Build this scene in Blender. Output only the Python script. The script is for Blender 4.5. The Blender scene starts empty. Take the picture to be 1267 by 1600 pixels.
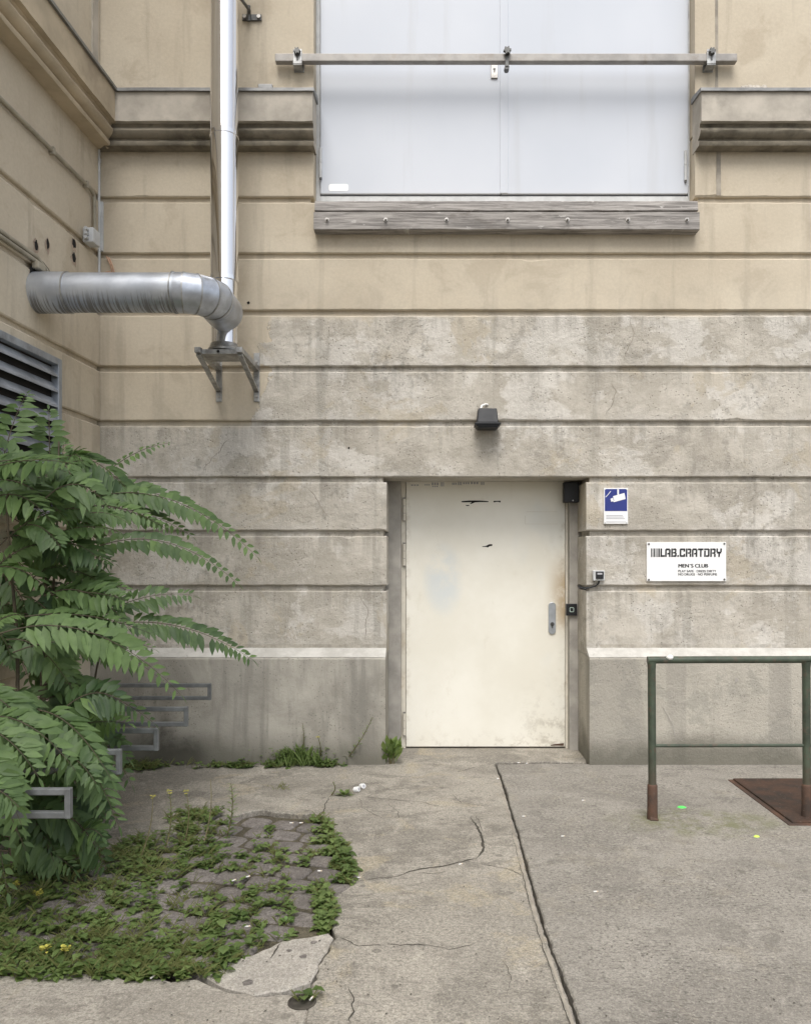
import bpy, bmesh, math, random
from mathutils import Vector, Matrix, noise as mnoise

scene = bpy.context.scene
R = math.radians
# ---------------------------------------------------------------- camera
FPX, CXP, CYP, WD, EYE = 1250.0, 670.0, 870.0, 5.86, 1.5
cam_d = bpy.data.cameras.new("camera")
cam_d.sensor_fit = 'HORIZONTAL'
cam_d.sensor_width = 36.0
cam_d.lens = 36.0 * FPX / 1267.0
cam_d.shift_x = (633.5 - CXP) / 1267.0
cam_d.shift_y = (CYP - 800.0) / 1267.0
cam_d.clip_start = 0.05
cam_d.clip_end = 500
cam = bpy.data.objects.new("camera", cam_d)
scene.collection.objects.link(cam)
cam.location = (0, -WD, EYE)
cam.rotation_euler = (R(90), 0, 0)
scene.camera = cam
# ---------------------------------------------------------------- world, sun, exposure
world = bpy.data.worlds.new("World")
scene.world = world
world.use_nodes = True
wn = world.node_tree
for n in list(wn.nodes):
    wn.nodes.remove(n)
w_out = wn.nodes.new('ShaderNodeOutputWorld')
w_bg = wn.nodes.new('ShaderNodeBackground')
w_sky = wn.nodes.new('ShaderNodeTexSky')
w_sky.sky_type = 'NISHITA'
w_sky.sun_disc = False
w_sky.sun_elevation = R(58)
w_sky.sun_rotation = R(188)
w_sky.dust_density = 3.0
w_hs = wn.nodes.new('ShaderNodeHueSaturation')
w_hs.inputs['Saturation'].default_value = 0.34
wn.links.new(w_sky.outputs[0], w_hs.inputs['Color'])
wn.links.new(w_hs.outputs[0], w_bg.inputs['Color'])
w_bg.inputs['Strength'].default_value = 0.14
wn.links.new(w_bg.outputs[0], w_out.inputs['Surface'])
sun_d = bpy.data.lights.new("sun", 'SUN')
sun_d.energy = 1.4
sun_d.angle = R(36)
sun_d.color = (1.0, 0.97, 0.93)
sun = bpy.data.objects.new("sun", sun_d)
scene.collection.objects.link(sun)
sun.rotation_euler = (R(32), 0, R(-8))
scene.view_settings.view_transform = 'Standard'
scene.view_settings.look = 'None'
scene.view_settings.gamma = 1.0
scene.view_settings.exposure = 0.82

# ---------------------------------------------------------------- geometry helpers
rng = random.Random(7)


def P(px, py, d):
    """point seen at photo pixel (px, py), d metres in front of the camera"""
    return Vector(((px - CXP) * d / FPX, d - WD, EYE - (py - CYP) * d / FPX))


def G(px, py, z=0.0):
    """ground point under photo pixel"""
    d = (EYE - z) * FPX / (py - CYP)
    return Vector(((px - CXP) * d / FPX, d - WD, z))


def ZW(py, d=WD):
    return EYE - (py - CYP) * d / FPX


def XW(px, d=WD):
    return (px - CXP) * d / FPX


XC = XW(157)                       # inner corner
_l = math.hypot(0.04, 1)
WS = Vector((-0.04 / _l, -1 / _l, 0))   # along the side wall, towards the street
WN = Vector((1 / _l, -0.04 / _l, 0))    # its normal


def LW(s, n, z):
    p = Vector((XC, 0, 0)) + WS * s + WN * n
    p.z = z
    return p


def hitL(px, py, n=0.0):
    """(s, z) where the ray of a pixel meets the side wall offset by n"""
    o = Vector((0, -WD, EYE))
    dr = Vector(((px - CXP) / FPX, 1, -(py - CYP) / FPX))
    p0 = Vector((XC, 0, 0)) + WN * n
    t = (p0 - o).dot(WN) / dr.dot(WN)
    h = o + dr * t
    return (h - p0).dot(WS), h.z


class MB:
    def __init__(self):
        self.v, self.f, self.m, self.t = [], [], [], []

    def add(self, verts, faces, mi=0, tone=0.5, xf=None):
        b = len(self.v)
        for p in verts:
            p = Vector(p)
            self.v.append(xf(p) if xf else p)
            self.t.append(tone)
        for f in faces:
            self.f.append([b + i for i in f])
            self.m.append(mi)
        return b

    def box(self, x0, x1, y0, y1, z0, z1, mi=0, tone=0.5, xf=None):
        v = [(x0, y0, z0), (x1, y0, z0), (x1, y1, z0), (x0, y1, z0), (x0, y0, z1), (x1, y0, z1), (x1, y1, z1), (x0, y1, z1)]
        f = [(0, 3, 2, 1), (4, 5, 6, 7), (0, 1, 5, 4), (1, 2, 6, 5), (2, 3, 7, 6), (3, 0, 4, 7)]
        self.add(v, f, mi, tone, xf)

    def obox(self, a, b, w, h, up=Vector((0, 0, 1)), mi=0, tone=0.5):
        """square bar from a to b"""
        a, b = Vector(a), Vector(b)
        t = (b - a).normalized()
        s = t.cross(up)
        if s.length < 1e-4:
            s = t.cross(Vector((0, 1, 0)))
        s.normalize()
        u = s.cross(t).normalized()
        v = []
        for p in (a, b):
            for q, r in ((-1, -1), (1, -1), (1, 1), (-1, 1)):
                v.append(p + s * (q * w / 2) + u * (r * h / 2))
        self.add(v, [(3, 2, 1, 0), (4, 5, 6, 7), (0, 1, 5, 4), (1, 2, 6, 5), (2, 3, 7, 6), (3, 0, 4, 7)], mi, tone)

    def tube(self, pts, rad, n=12, mi=0, tone=0.5, cap=True):
        pts = [Vector(p) for p in pts]
        if not hasattr(rad, '__len__'):
            rad = [rad] * len(pts)
        rings = []
        prev = None
        for i, p in enumerate(pts):
            t = (pts[min(i + 1, len(pts) - 1)] - pts[max(i - 1, 0)]).normalized()
            if prev is None:
                a = Vector((0, 0, 1)) if abs(t.z) < 0.9 else Vector((1, 0, 0))
                s = t.cross(a).normalized()
            else:
                s = (prev - t * prev.dot(t))
                s = s.normalized() if s.length > 1e-6 else t.orthogonal().normalized()
            prev = s
            u = t.cross(s)
            rings.append([p + (s * math.cos(2 * math.pi * k / n) + u * math.sin(2 * math.pi * k / n)) * rad[i] for k in range(n)])
        v = [q for r in rings for q in r]
        f = []
        for i in range(len(pts) - 1):
            for k in range(n):
                k2 = (k + 1) % n
                f.append((i * n + k, i * n + k2, (i + 1) * n + k2, (i + 1) * n + k))
        if cap:
            f.append(tuple(range(n - 1, -1, -1)))
            f.append(tuple((len(pts) - 1) * n + k for k in range(n)))
        self.add(v, f, mi, tone)

    def prism(self, poly, y0, y1, mi=0, xf=None):
        """polygon of (x, z) extruded along y"""
        n = len(poly)
        v = [(x, y0, z) for x, z in poly] + [(x, y1, z) for x, z in poly]
        f = [tuple(range(n)), tuple(range(2 * n - 1, n - 1, -1))]
        f += [((i + 1) % n, i, n + i, n + (i + 1) % n) for i in range(n)]
        self.add(v, f, mi, 0.5, xf)

    def leaf(self, b, d, up, L, W, tone, fold=0.25, droop=0.15, wide=0.35):
        d = d.normalized()
        s = d.cross(up)
        if s.length < 1e-3:
            s = d.orthogonal()
        s.normalize()
        n = s.cross(d).normalized()

        def q(u, w, h):
            return b + d * (L * u) + s * w + n * h - Vector((0, 0, 1)) * (droop * L * u * u)
        w1, w2 = W * 0.5, W * 0.38
        v = [q(0, 0, 0), q(wide, -w1, fold * w1), q(wide, 0, 0), q(wide, w1, fold * w1),
             q(0.7, -w2, fold * w2), q(0.7, 0, 0), q(0.7, w2, fold * w2), q(1, 0, 0)]
        self.add(v, [(0, 1, 2), (0, 2, 3), (1, 4, 5, 2), (2, 5, 6, 3), (4, 7, 5), (5, 7, 6)], 0, tone)

    def build(self, name, mats, parent=None, smooth=None, bevel=0.0, seg=2):
        if not isinstance(mats, (list, tuple)):
            mats = [mats]
        if parent is None:
            xs = [p.x for p in self.v]; ys = [p.y for p in self.v]; zs = [p.z for p in self.v]
            org = Vector(((min(xs) + max(xs)) / 2, (min(ys) + max(ys)) / 2, min(zs)))
        else:
            org = Vector(parent['_o'])
        me = bpy.data.meshes.new(name)
        me.from_pydata([tuple(p - org) for p in self.v], [], self.f)
        for mt in mats:
            me.materials.append(mt)
        me.polygons.foreach_set('material_index', self.m)
        at = me.attributes.new('tone', 'FLOAT', 'POINT')
        at.data.foreach_set('value', self.t)
        bm = bmesh.new()
        bm.from_mesh(me)
        bmesh.ops.recalc_face_normals(bm, faces=bm.faces[:])
        if bevel > 0:
            es = [e for e in bm.edges if len(e.link_faces) == 2 and e.calc_face_angle(0) > R(35)]
            bmesh.ops.bevel(bm, geom=es, offset=bevel, segments=seg, profile=0.5, affect='EDGES', clamp_overlap=True)
        bm.to_mesh(me)
        bm.free()
        if smooth is not None:
            me.polygons.foreach_set('use_smooth', [True] * len(me.polygons))
            me.set_sharp_from_angle(angle=R(smooth))
        me.update()
        o = bpy.data.objects.new(name, me)
        scene.collection.objects.link(o)
        if parent is None:
            o.location = org
        else:
            o.parent = parent
        o['_o'] = tuple(org)
        return o


def tag(o, label=None, cat=None, group=None, kind=None):
    if label: o['label'] = label
    if cat: o['category'] = cat
    if group: o['group'] = group
    if kind: o['kind'] = kind
    return o


def thing(name, loc, label, cat, group=None):
    o = bpy.data.objects.new(name, None)
    o.empty_display_size = 0.1
    scene.collection.objects.link(o)
    o.location = loc
    o['_o'] = tuple(loc)
    return tag(o, label, cat, group)


def copy_tree(o, parent=None):
    c = o.copy()
    scene.collection.objects.link(c)
    if parent: c.parent = parent
    for ch in [k for k in scene.objects if k.parent == o]:
        copy_tree(ch, c)
    return c


# ---------------------------------------------------------------- material helpers
class NT:
    def __init__(self, name):
        self.mat = bpy.data.materials.new(name)
        self.mat.use_nodes = True
        self.t = self.mat.node_tree
        self.b = self.t.nodes['Principled BSDF']
        self._pos = None

    def n(self, ty, **kw):
        nd = self.t.nodes.new(ty)
        for k, v in kw.items():
            setattr(nd, k, v)
        return nd

    def put(self, sock, v):
        if isinstance(v, bpy.types.NodeSocket):
            self.t.links.new(v, sock)
        elif isinstance(v, (tuple, list)) and len(v) == 3 and sock.type == 'RGBA':
            sock.default_value = (*v, 1)
        else:
            sock.default_value = v

    def pos(self):
        if self._pos is None:
            self._pos = self.n('ShaderNodeNewGeometry').outputs['Position']
        return self._pos

    def obj(self):
        return self.n('ShaderNodeTexCoord').outputs['Object']

    def scale(self, vec, s, off=(0, 0, 0)):
        m = self.n('ShaderNodeMapping')
        self.put(m.inputs['Vector'], vec)
        m.inputs['Scale'].default_value = s
        m.inputs['Location'].default_value = off
        return m.outputs[0]

    def noise(self, scale, detail=4, rough=0.55, vec=None, dist=0.0):
        nd = self.n('ShaderNodeTexNoise')
        self.put(nd.inputs['Vector'], vec if vec is not None else self.pos())
        nd.inputs['Scale'].default_value = scale
        nd.inputs['Detail'].default_value = detail
        nd.inputs['Roughness'].default_value = rough
        nd.inputs['Distortion'].default_value = dist
        return nd.outputs['Fac']

    def voro(self, scale, vec=None, feature='F1', out='Distance', rnd=1.0):
        nd = self.n('ShaderNodeTexVoronoi', feature=feature)
        self.put(nd.inputs['Vector'], vec if vec is not None else self.pos())
        nd.inputs['Scale'].default_value = scale
        nd.inputs['Randomness'].default_value = rnd
        return nd.outputs[out]

    def ss(self, v, a, b, lo=0.0, hi=1.0):
        nd = self.n('ShaderNodeMapRange', interpolation_type='SMOOTHSTEP')
        self.put(nd.inputs['Value'], v)
        nd.inputs['From Min'].default_value = a
        nd.inputs['From Max'].default_value = b
        nd.inputs['To Min'].default_value = lo
        nd.inputs['To Max'].default_value = hi
        return nd.outputs[0]

    def math(self, op, a, b=0.0, c=None):
        nd = self.n('ShaderNodeMath', operation=op)
        self.put(nd.inputs[0], a)
        self.put(nd.inputs[1], b)
        if c is not None: self.put(nd.inputs[2], c)
        return nd.outputs[0]

    def mix(self, fac, a, b, mode='MIX'):
        nd = self.n('ShaderNodeMix', data_type='RGBA', blend_type=mode)
        self.put(nd.inputs[0], fac)
        self.put(nd.inputs[6], a)
        self.put(nd.inputs[7], b)
        return nd.outputs[2]

    def xyz(self, vec=None):
        s = self.n('ShaderNodeSeparateXYZ')
        self.put(s.inputs[0], vec if vec is not None else self.pos())
        return s.outputs

    def attr(self, name='tone'):
        a = self.n('ShaderNodeAttribute', attribute_name=name)
        return a.outputs['Fac']

    def bump(self, h, strength=0.3, dist=0.01):
        b = self.n('ShaderNodeBump')
        b.inputs['Strength'].default_value = strength
        b.inputs['Distance'].default_value = dist
        self.put(b.inputs['Height'], h)
        self.put(self.b.inputs['Normal'], b.outputs[0])

    def fin(self, color, rough=0.8, metal=0.0, spec=0.3):
        self.put(self.b.inputs['Base Color'], color)
        self.put(self.b.inputs['Roughness'], rough)
        self.put(self.b.inputs['Metallic'], metal)
        self.put(self.b.inputs['Specular IOR Level'], spec)
        return self.mat


def simple(name, col, rough=0.6, metal=0.0, var=0.15, scale=12.0, bump=0.0, spec=0.4, dirt=None):
    m = NT(name)
    o = m.obj()
    f = m.noise(scale, 5, 0.6, o)
    dark = tuple(c * (1 - var) for c in col)
    lite = tuple(min(1, c * (1 + var)) for c in col)
    c = m.mix(m.ss(f, 0.3, 0.7), dark, lite)
    if dirt:
        c = m.mix(m.ss(m.noise(scale * 0.6, 6, 0.7, m.scale(o, (1, 1, 1), (3, 5, 1))), 0.52, 0.72, 0, 0.8), c, dirt)
    r = m.ss(f, 0.2, 0.8, max(0.02, rough - 0.08), min(1, rough + 0.08))
    if bump: m.bump(m.noise(scale * 6, 4, 0.6, o), bump, 0.004)
    return m.fin(c, r, metal, spec)


def facade_material(name, side=False):
    m = NT(name)
    x, y, z = m.xyz()
    big = m.noise(0.9, 5, 0.6, dist=0.4)
    med = m.noise(3.5, 6, 0.62, dist=0.6)
    fine = m.noise(45, 4, 0.7)
    streak = m.noise(1.0, 5, 0.6, m.scale(m.pos(), (7, 7, 0.55)))
    # ochre paint
    beige = m.mix(m.ss(big, 0.3, 0.7), (0.50, 0.435, 0.335), (0.58, 0.515, 0.405))
    beige = m.mix(m.ss(med, 0.53, 0.66, 0, 0.5), beige, (0.42, 0.355, 0.265))
    beige = m.mix(m.ss(streak, 0.53, 0.68, 0, 0.55), beige, (0.39, 0.34, 0.265))
    beige = m.mix(m.ss(m.noise(9, 5, 0.65), 0.6, 0.75, 0, 0.3), beige, (0.63, 0.565, 0.45))
    col = beige
    pit_amt = 0.15
    if not side:
        gs = m.noise(2.6, 8, 0.7, m.scale(m.pos(), (1, 1, 1.35), (4, 1, 7)), dist=0.25)
        grey = m.mix(m.ss(gs, 0.40, 0.60), (0.43, 0.396, 0.336), (0.55, 0.512, 0.445))
        pale = m.noise(1.9, 8, 0.68, m.scale(m.pos(), (1, 1, 1.2), (14, 5, 1)), dist=0.15)
        grey = m.mix(m.ss(pale, 0.52, 0.57, 0, 0.75), grey, (0.635, 0.605, 0.55))
        grey = m.mix(m.ss(streak, 0.55, 0.66, 0, 0.5), grey, (0.33, 0.31, 0.265))
        drk = m.noise(2.3, 8, 0.72, m.scale(m.pos(), (1, 1, 1.1), (31, 2, 9)), dist=0.3)
        grey = m.mix(m.ss(drk, 0.57, 0.65, 0, 0.45), grey, (0.27, 0.25, 0.215))
        och = m.noise(1.6, 7, 0.7, m.scale(m.pos(), (1, 1, 1), (11, 3, 2)), dist=0.5)
        grey = m.mix(m.ss(och, 0.56, 0.60, 0, 0.55), grey, (0.47, 0.41, 0.31))
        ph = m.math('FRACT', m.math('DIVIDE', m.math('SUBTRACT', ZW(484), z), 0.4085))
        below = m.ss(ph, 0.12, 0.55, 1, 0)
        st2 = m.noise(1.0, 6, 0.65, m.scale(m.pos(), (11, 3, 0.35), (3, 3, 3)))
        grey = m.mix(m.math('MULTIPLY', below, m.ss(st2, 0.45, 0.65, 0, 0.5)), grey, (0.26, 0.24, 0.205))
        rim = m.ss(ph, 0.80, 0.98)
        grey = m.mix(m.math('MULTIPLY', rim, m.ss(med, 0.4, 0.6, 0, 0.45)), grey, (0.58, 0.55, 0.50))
        lich = m.math('MULTIPLY', m.ss(m.noise(14, 6, 0.75), 0.5, 0.62), m.ss(m.noise(1.3, 3, 0.5, m.scale(m.pos(), (1, 1, 1), (1, 9, 5))), 0.5, 0.62))
        grey = m.mix(m.math('MULTIPLY', lich, 0.55), grey, (0.24, 0.225, 0.195))
        # boundary of the washed-off paint
        zt = m.ss(m.math('ADD', x, m.math('MULTIPLY', m.math('SUBTRACT', med, 0.5), 0.5)), XW(395), XW(425), ZW(662), ZW(489))
        dz = m.math('ADD', m.math('SUBTRACT', zt, z), m.math('MULTIPLY', m.math('SUBTRACT', big, 0.5), 0.16))
        mask = m.ss(dz, -0.02, 0.05)
        halo = m.math('MULTIPLY', m.ss(dz, -0.5, 0.0), m.ss(med, 0.4, 0.65, 0, 0.5))
        beige = m.mix(halo, beige, (0.43, 0.385, 0.31))
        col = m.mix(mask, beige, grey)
        pits = m.math('MULTIPLY', m.ss(m.voro(38), 0.12, 0.22, 1, 0), m.ss(m.noise(5, 3, 0.5), 0.42, 0.6))
        col = m.mix(m.math('MULTIPLY', pits, m.math('MULTIPLY', mask, 0.6)), col, (0.12, 0.11, 0.095))
        specks = m.math('MULTIPLY', m.ss(m.voro(70), 0.1, 0.2, 1, 0), mask)
        col = m.mix(m.math('MULTIPLY', specks, 0.35), col, (0.62, 0.59, 0.53))
        h = m.math('ADD', m.math('MULTIPLY', m.noise(26, 7, 0.8), m.math('ADD', m.math('MULTIPLY', mask, m.ss(m.noise(1.7, 4, 0.6), 0.4, 0.6, 0.7, 2.6)), 0.25)), m.math('MULTIPLY', pits, m.math('MULTIPLY', mask, -0.9)))
    else:
        rs = m.noise(2.4, 6, 0.7, m.scale(m.pos(), (1, 1, 1), (2, 2, 2)), dist=1)
        col = m.mix(m.ss(rs, 0.6, 0.7, 0, 0.35), col, (0.40, 0.30, 0.215))
        h = m.math('MULTIPLY', m.noise(22, 6, 0.75), 0.4)
    col = m.mix(m.ss(fine, 0.3, 0.7, 0, 0.12), col, (0.2, 0.17, 0.13))
    # dirt caught low and in the joints
    m.bump(h, 0.6, 0.014)
    return m.fin(col, 0.9, 0, 0.2)


def plinth_material():
    m = NT("plinth_render")
    x, y, z = m.xyz()
    a = m.noise(1.7, 6, 0.65, dist=0.7)
    streak = m.noise(1.0, 5, 0.6, m.scale(m.pos(), (9, 9, 0.9)))
    c = m.mix(m.ss(a, 0.35, 0.66), (0.28, 0.262, 0.225), (0.44, 0.415, 0.36))
    c = m.mix(m.ss(streak, 0.5, 0.68, 0, 0.6), c, (0.20, 0.19, 0.165))
    rgt = m.ss(x, XW(700), XW(900))
    c = m.mix(m.math('MULTIPLY', rgt, 0.6), c, (0.50, 0.465, 0.395))
    rp = m.noise(2.4, 8, 0.72, m.scale(m.pos(), (1, 1, 1.2), (8, 8, 3)), dist=0.3)
    c = m.mix(m.math('MULTIPLY', rgt, m.ss(rp, 0.52, 0.57, 0, 0.6)), c, (0.33, 0.315, 0.27))
    rough = m.noise(30, 6, 0.8)
    sp = m.math('MULTIPLY', m.ss(m.voro(42), 0.12, 0.24, 1, 0), m.ss(m.noise(3, 3, 0.5), 0.42, 0.58))
    c = m.mix(m.math('MULTIPLY', sp, 0.55), c, (0.1, 0.095, 0.08))
    c = m.mix(m.math('MULTIPLY', m.ss(m.voro(60), 0.1, 0.2, 1, 0), 0.3), c, (0.5, 0.47, 0.41))
    stx = m.math('MULTIPLY', m.ss(x, XW(190), XW(250)), m.ss(x, XW(345), XW(310), 0, 1))
    stz = m.ss(m.math('ADD', z, m.math('MULTIPLY', m.math('SUBTRACT', a, 0.5), 0.9)), 0.05, 0.38, 1, 0)
    c = m.mix(m.math('MULTIPLY', m.math('MULTIPLY', stx, stz), 0.85), c, (0.045, 0.042, 0.036))
    pan = m.noise(1.0, 2, 0.5, m.scale(m.pos(), (2.6, 1, 0.1), (2, 2, 2)))
    c = m.mix(m.ss(pan, 0.5, 0.52, 0, 0.25), c, (0.2, 0.19, 0.17))
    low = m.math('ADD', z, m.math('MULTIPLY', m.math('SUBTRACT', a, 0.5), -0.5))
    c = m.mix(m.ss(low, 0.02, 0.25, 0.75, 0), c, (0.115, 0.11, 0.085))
    m.bump(m.math('MULTIPLY', rough, m.ss(x, XW(600), XW(900), 0.6, 2.2)), 0.6, 0.012)
    return m.fin(c, 0.92, 0, 0.2)


def ledge_material():
    m = NT("limewashed_ledge")
    a = m.noise(5, 6, 0.7)
    c = m.mix(m.ss(a, 0.35, 0.65), (0.40, 0.385, 0.35), (0.53, 0.515, 0.475))
    c = m.mix(m.ss(m.noise(22, 5, 0.7), 0.6, 0.72, 0, 0.6), c, (0.3, 0.28, 0.25))
    m.bump(m.noise(30, 4, 0.7), 0.3, 0.008)
    return m.fin(c, 0.9, 0, 0.2)


def ground_material(name, lo, hi, aggregate, ochre=0.3, speckle=0.4, moss=False):
    m = NT(name)
    a = m.noise(0.9, 7, 0.65, dist=0.8)
    b = m.noise(5.5, 7, 0.7, m.scale(m.pos(), (1, 1, 1), (3, 8, 0)), dist=0.5)
    c = m.mix(m.ss(a, 0.34, 0.66), lo, hi)
    pt = m.noise(1.7, 8, 0.72, m.scale(m.pos(), (1, 1, 1), (21, 4, 0)), dist=0.3)
    c = m.mix(m.ss(pt, 0.52, 0.56, 0, 0.65), c, tuple(min(1, k * 1.12) for k in hi))
    pt2 = m.noise(2.6, 8, 0.74, m.scale(m.pos(), (1, 1.5, 1), (2, 17, 0)), dist=0.4)
    c = m.mix(m.ss(pt2, 0.55, 0.60, 0, 0.6), c, tuple(k * 0.66 for k in lo))
    c = m.mix(m.ss(b, 0.5, 0.68, 0, 0.55), c, tuple(k * 0.62 for k in lo))
    c = m.mix(m.ss(m.noise(2.3, 6, 0.7, m.scale(m.pos(), (1, 1, 1), (9, 2, 0)), dist=1.0), 0.54, 0.66, 0, ochre), c, (hi[0] * 1.12, hi[1] * 1.04, hi[2] * 0.84))
    c = m.mix(m.ss(m.noise(3.0, 6, 0.72, m.scale(m.pos(), (1, 1, 1), (1, 12, 0)), dist=0.6), 0.56, 0.68, 0, 0.6), c, tuple(min(1, k * 1.25) for k in hi))
    g = m.noise(70, 4, 0.75)
    g3_ = m.noise(150, 3, 0.8, m.scale(m.pos(), (1, 1, 1), (2, 6, 0)))
    c = m.mix(m.ss(g3_, 0.50, 0.64, 0, 0.6), c, tuple(k * 0.5 for k in lo))
    c = m.mix(m.ss(g3_, 0.48, 0.36, 0, 0.45), c, tuple(min(1, k * 1.35) for k in hi))
    g2_ = m.noise(36, 6, 0.82, m.scale(m.pos(), (1, 1, 1), (5, 1, 0)))
    c = m.mix(m.ss(g2_, 0.52, 0.66, 0, 0.55), c, tuple(k * 0.55 for k in lo))
    c = m.mix(m.ss(g2_, 0.48, 0.34, 0, 0.4), c, tuple(min(1, k * 1.2) for k in hi))
    c = m.mix(m.ss(g, 0.35, 0.7, 0, 0.55), c, tuple(k * 0.5 for k in lo))
    sp1 = m.noise(aggregate * 1.5, 2, 0.5, m.scale(m.pos(), (0.7, 1.2, 1), (1, 5, 0)))
    sp2 = m.noise(aggregate * 1.1, 2, 0.5, m.scale(m.pos(), (1, 1, 1), (7, 2, 0)))
    var = m.ss(m.noise(2.2, 4, 0.6, m.scale(m.pos(), (1, 1, 1), (3, 3, 0))), 0.38, 0.6, 0.35, 1.0)
    c = m.mix(m.math('MULTIPLY', m.math('MULTIPLY', m.ss(sp1, 0.575, 0.64), speckle), var), c, tuple(k * 0.40 for k in lo))
    c = m.mix(m.math('MULTIPLY', m.math('MULTIPLY', m.ss(sp2, 0.60, 0.67), speckle * 0.7), var), c, tuple(min(1, k * 1.2) for k in hi))
    if moss:
        x_, y_, z_ = m.xyz()
        dx = m.math('MULTIPLY', m.math('SUBTRACT', x_, G(1090, 1285).x), 1.6)
        dy_ = m.math('MULTIPLY', m.math('SUBTRACT', y_, G(1090, 1285).y), 3.2)
        dd = m.math('ADD', m.math('MULTIPLY', dx, dx), m.math('MULTIPLY', dy_, dy_))
        c = m.mix(m.math('MULTIPLY', m.ss(dd, 0.0, 1.0, 0.75, 0), m.ss(m.noise(6, 6, 0.75), 0.42, 0.62)), c, (0.15, 0.155, 0.075))
    # old gum and oil spots
    sv = m.voro(5.0, m.scale(m.pos(), (1, 1.0, 1), (0.3, 0.9, 0)), rnd=1.0)
    sc = m.xyz(m.voro(5.0, m.scale(m.pos(), (1, 1.0, 1), (0.3, 0.9, 0)), out='Color'))
    c = m.mix(m.math('MULTIPLY', m.ss(m.math('ADD', sv, m.math('MULTIPLY', b, 0.1)), 0.115, 0.15, 1, 0), m.ss(sc[2], 0.6, 0.75, 0, 0.5)), c, tuple(k * 0.4 for k in lo))
    m.bump(m.math('ADD', m.math('MULTIPLY', g2_, -0.8), m.math('ADD', m.math('MULTIPLY', g, 0.5), m.noise(14, 6, 0.75))), 0.7, 0.010)
    return m.fin(c, 0.92, 0, 0.2)


def leaf_material(name, dark, lite, trans=0.3):
    m = NT(name)
    t = m.attr('tone')
    c = m.mix(t, dark, lite)
    c = m.mix(m.ss(m.noise(30, 3, 0.6), 0.3, 0.7, 0, 0.25), c, tuple(k * 0.6 for k in dark))
    m.fin(c, 0.5, 0, 0.35)
    tr = m.n('ShaderNodeBsdfTranslucent')
    m.put(tr.inputs['Color'], m.mix(0.5, c, (lite[0] * 1.3, lite[1] * 1.5, lite[2] * 0.6)))
    mx = m.n('ShaderNodeMixShader')
    mx.inputs[0].default_value = trans
    m.t.links.new(m.b.outputs[0], mx.inputs[1])
    m.t.links.new(tr.outputs[0], mx.inputs[2])
    m.t.links.new(mx.outputs[0], m.t.nodes['Material Output'].inputs['Surface'])
    return m.mat


def door_material():
    m = NT("cream_door_paint")
    x, y, z = m.xyz()
    a = m.noise(1.6, 5, 0.6)
    c = m.mix(m.ss(a, 0.3, 0.7), (0.73, 0.70, 0.605), (0.81, 0.785, 0.70))
    bl = m.noise(1.1, 3, 0.5, m.scale(m.pos(), (1.8, 1, 1.0), (0.4, 0, 3)))
    c = m.mix(m.ss(bl, 0.55, 0.68, 0, 0.3), c, (0.62, 0.66, 0.66))
    ex = m.math('MULTIPLY', m.math('SUBTRACT', x, XW(692, 6.27)), 5.5)
    ez = m.math('MULTIPLY', m.math('SUBTRACT', z, ZW(905, 6.27)), 3.0)
    ee = m.math('ADD', m.math('MULTIPLY', ex, ex), m.math('MULTIPLY', ez, ez))
    c = m.mix(m.math('MULTIPLY', m.ss(ee, 0.0, 1.0, 0.75, 0), m.ss(m.noise(4, 5, 0.6), 0.3, 0.6)), c, (0.60, 0.64, 0.645))
    edge_x = m.math('MAXIMUM', m.ss(x, XW(868, 6.27), XW(883, 6.27)), m.ss(x, XW(645, 6.27), XW(634, 6.27)))
    edge_z = m.ss(z, 0.0, 0.16, 1, 0)
    ed = m.math('MULTIPLY', m.math('MAXIMUM', edge_x, edge_z), m.ss(m.noise(11, 7, 0.8), 0.48, 0.66))
    c = m.mix(m.math('MULTIPLY', ed, 0.6), c, (0.40, 0.345, 0.26))
    # hand grime beside the lock and scuffs low down
    gx = m.ss(x, XW(845, 6.27), XW(884, 6.27))
    gz = m.math('MULTIPLY', m.ss(z, ZW(1010, 6.27), ZW(950, 6.27)), m.ss(z, ZW(920, 6.27), ZW(850, 6.27), 1, 0))
    gr = m.math('MULTIPLY', m.math('MULTIPLY', gx, gz), m.ss(m.noise(7, 5, 0.7), 0.2, 0.55))
    c = m.mix(m.math('MULTIPLY', gr, 1.0), c, (0.44, 0.34, 0.215))
    lowm = m.math('MULTIPLY', m.ss(z, ZW(1165, 6.27), ZW(1040, 6.27), 1, 0), m.ss(x, XW(780, 6.27), XW(870, 6.27)))
    sc = m.math('MULTIPLY', lowm, m.ss(m.noise(9, 6, 0.75), 0.48, 0.66))
    c = m.mix(m.math('MULTIPLY', sc, 0.7), c, (0.40, 0.36, 0.29))
    c = m.mix(m.ss(m.noise(3, 6, 0.75, m.scale(m.pos(), (1.6, 1, 1))), 0.58, 0.72, 0, 0.25), c, (0.58, 0.53, 0.42))
    c = m.mix(m.ss(m.noise(60, 3, 0.7), 0.72, 0.78, 0, 0.7), c, (0.3, 0.25, 0.18))
    m.bump(m.noise(120, 2, 0.5), 0.08, 0.002)
    return m.fin(c, 0.42, 0, 0.4)


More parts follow.
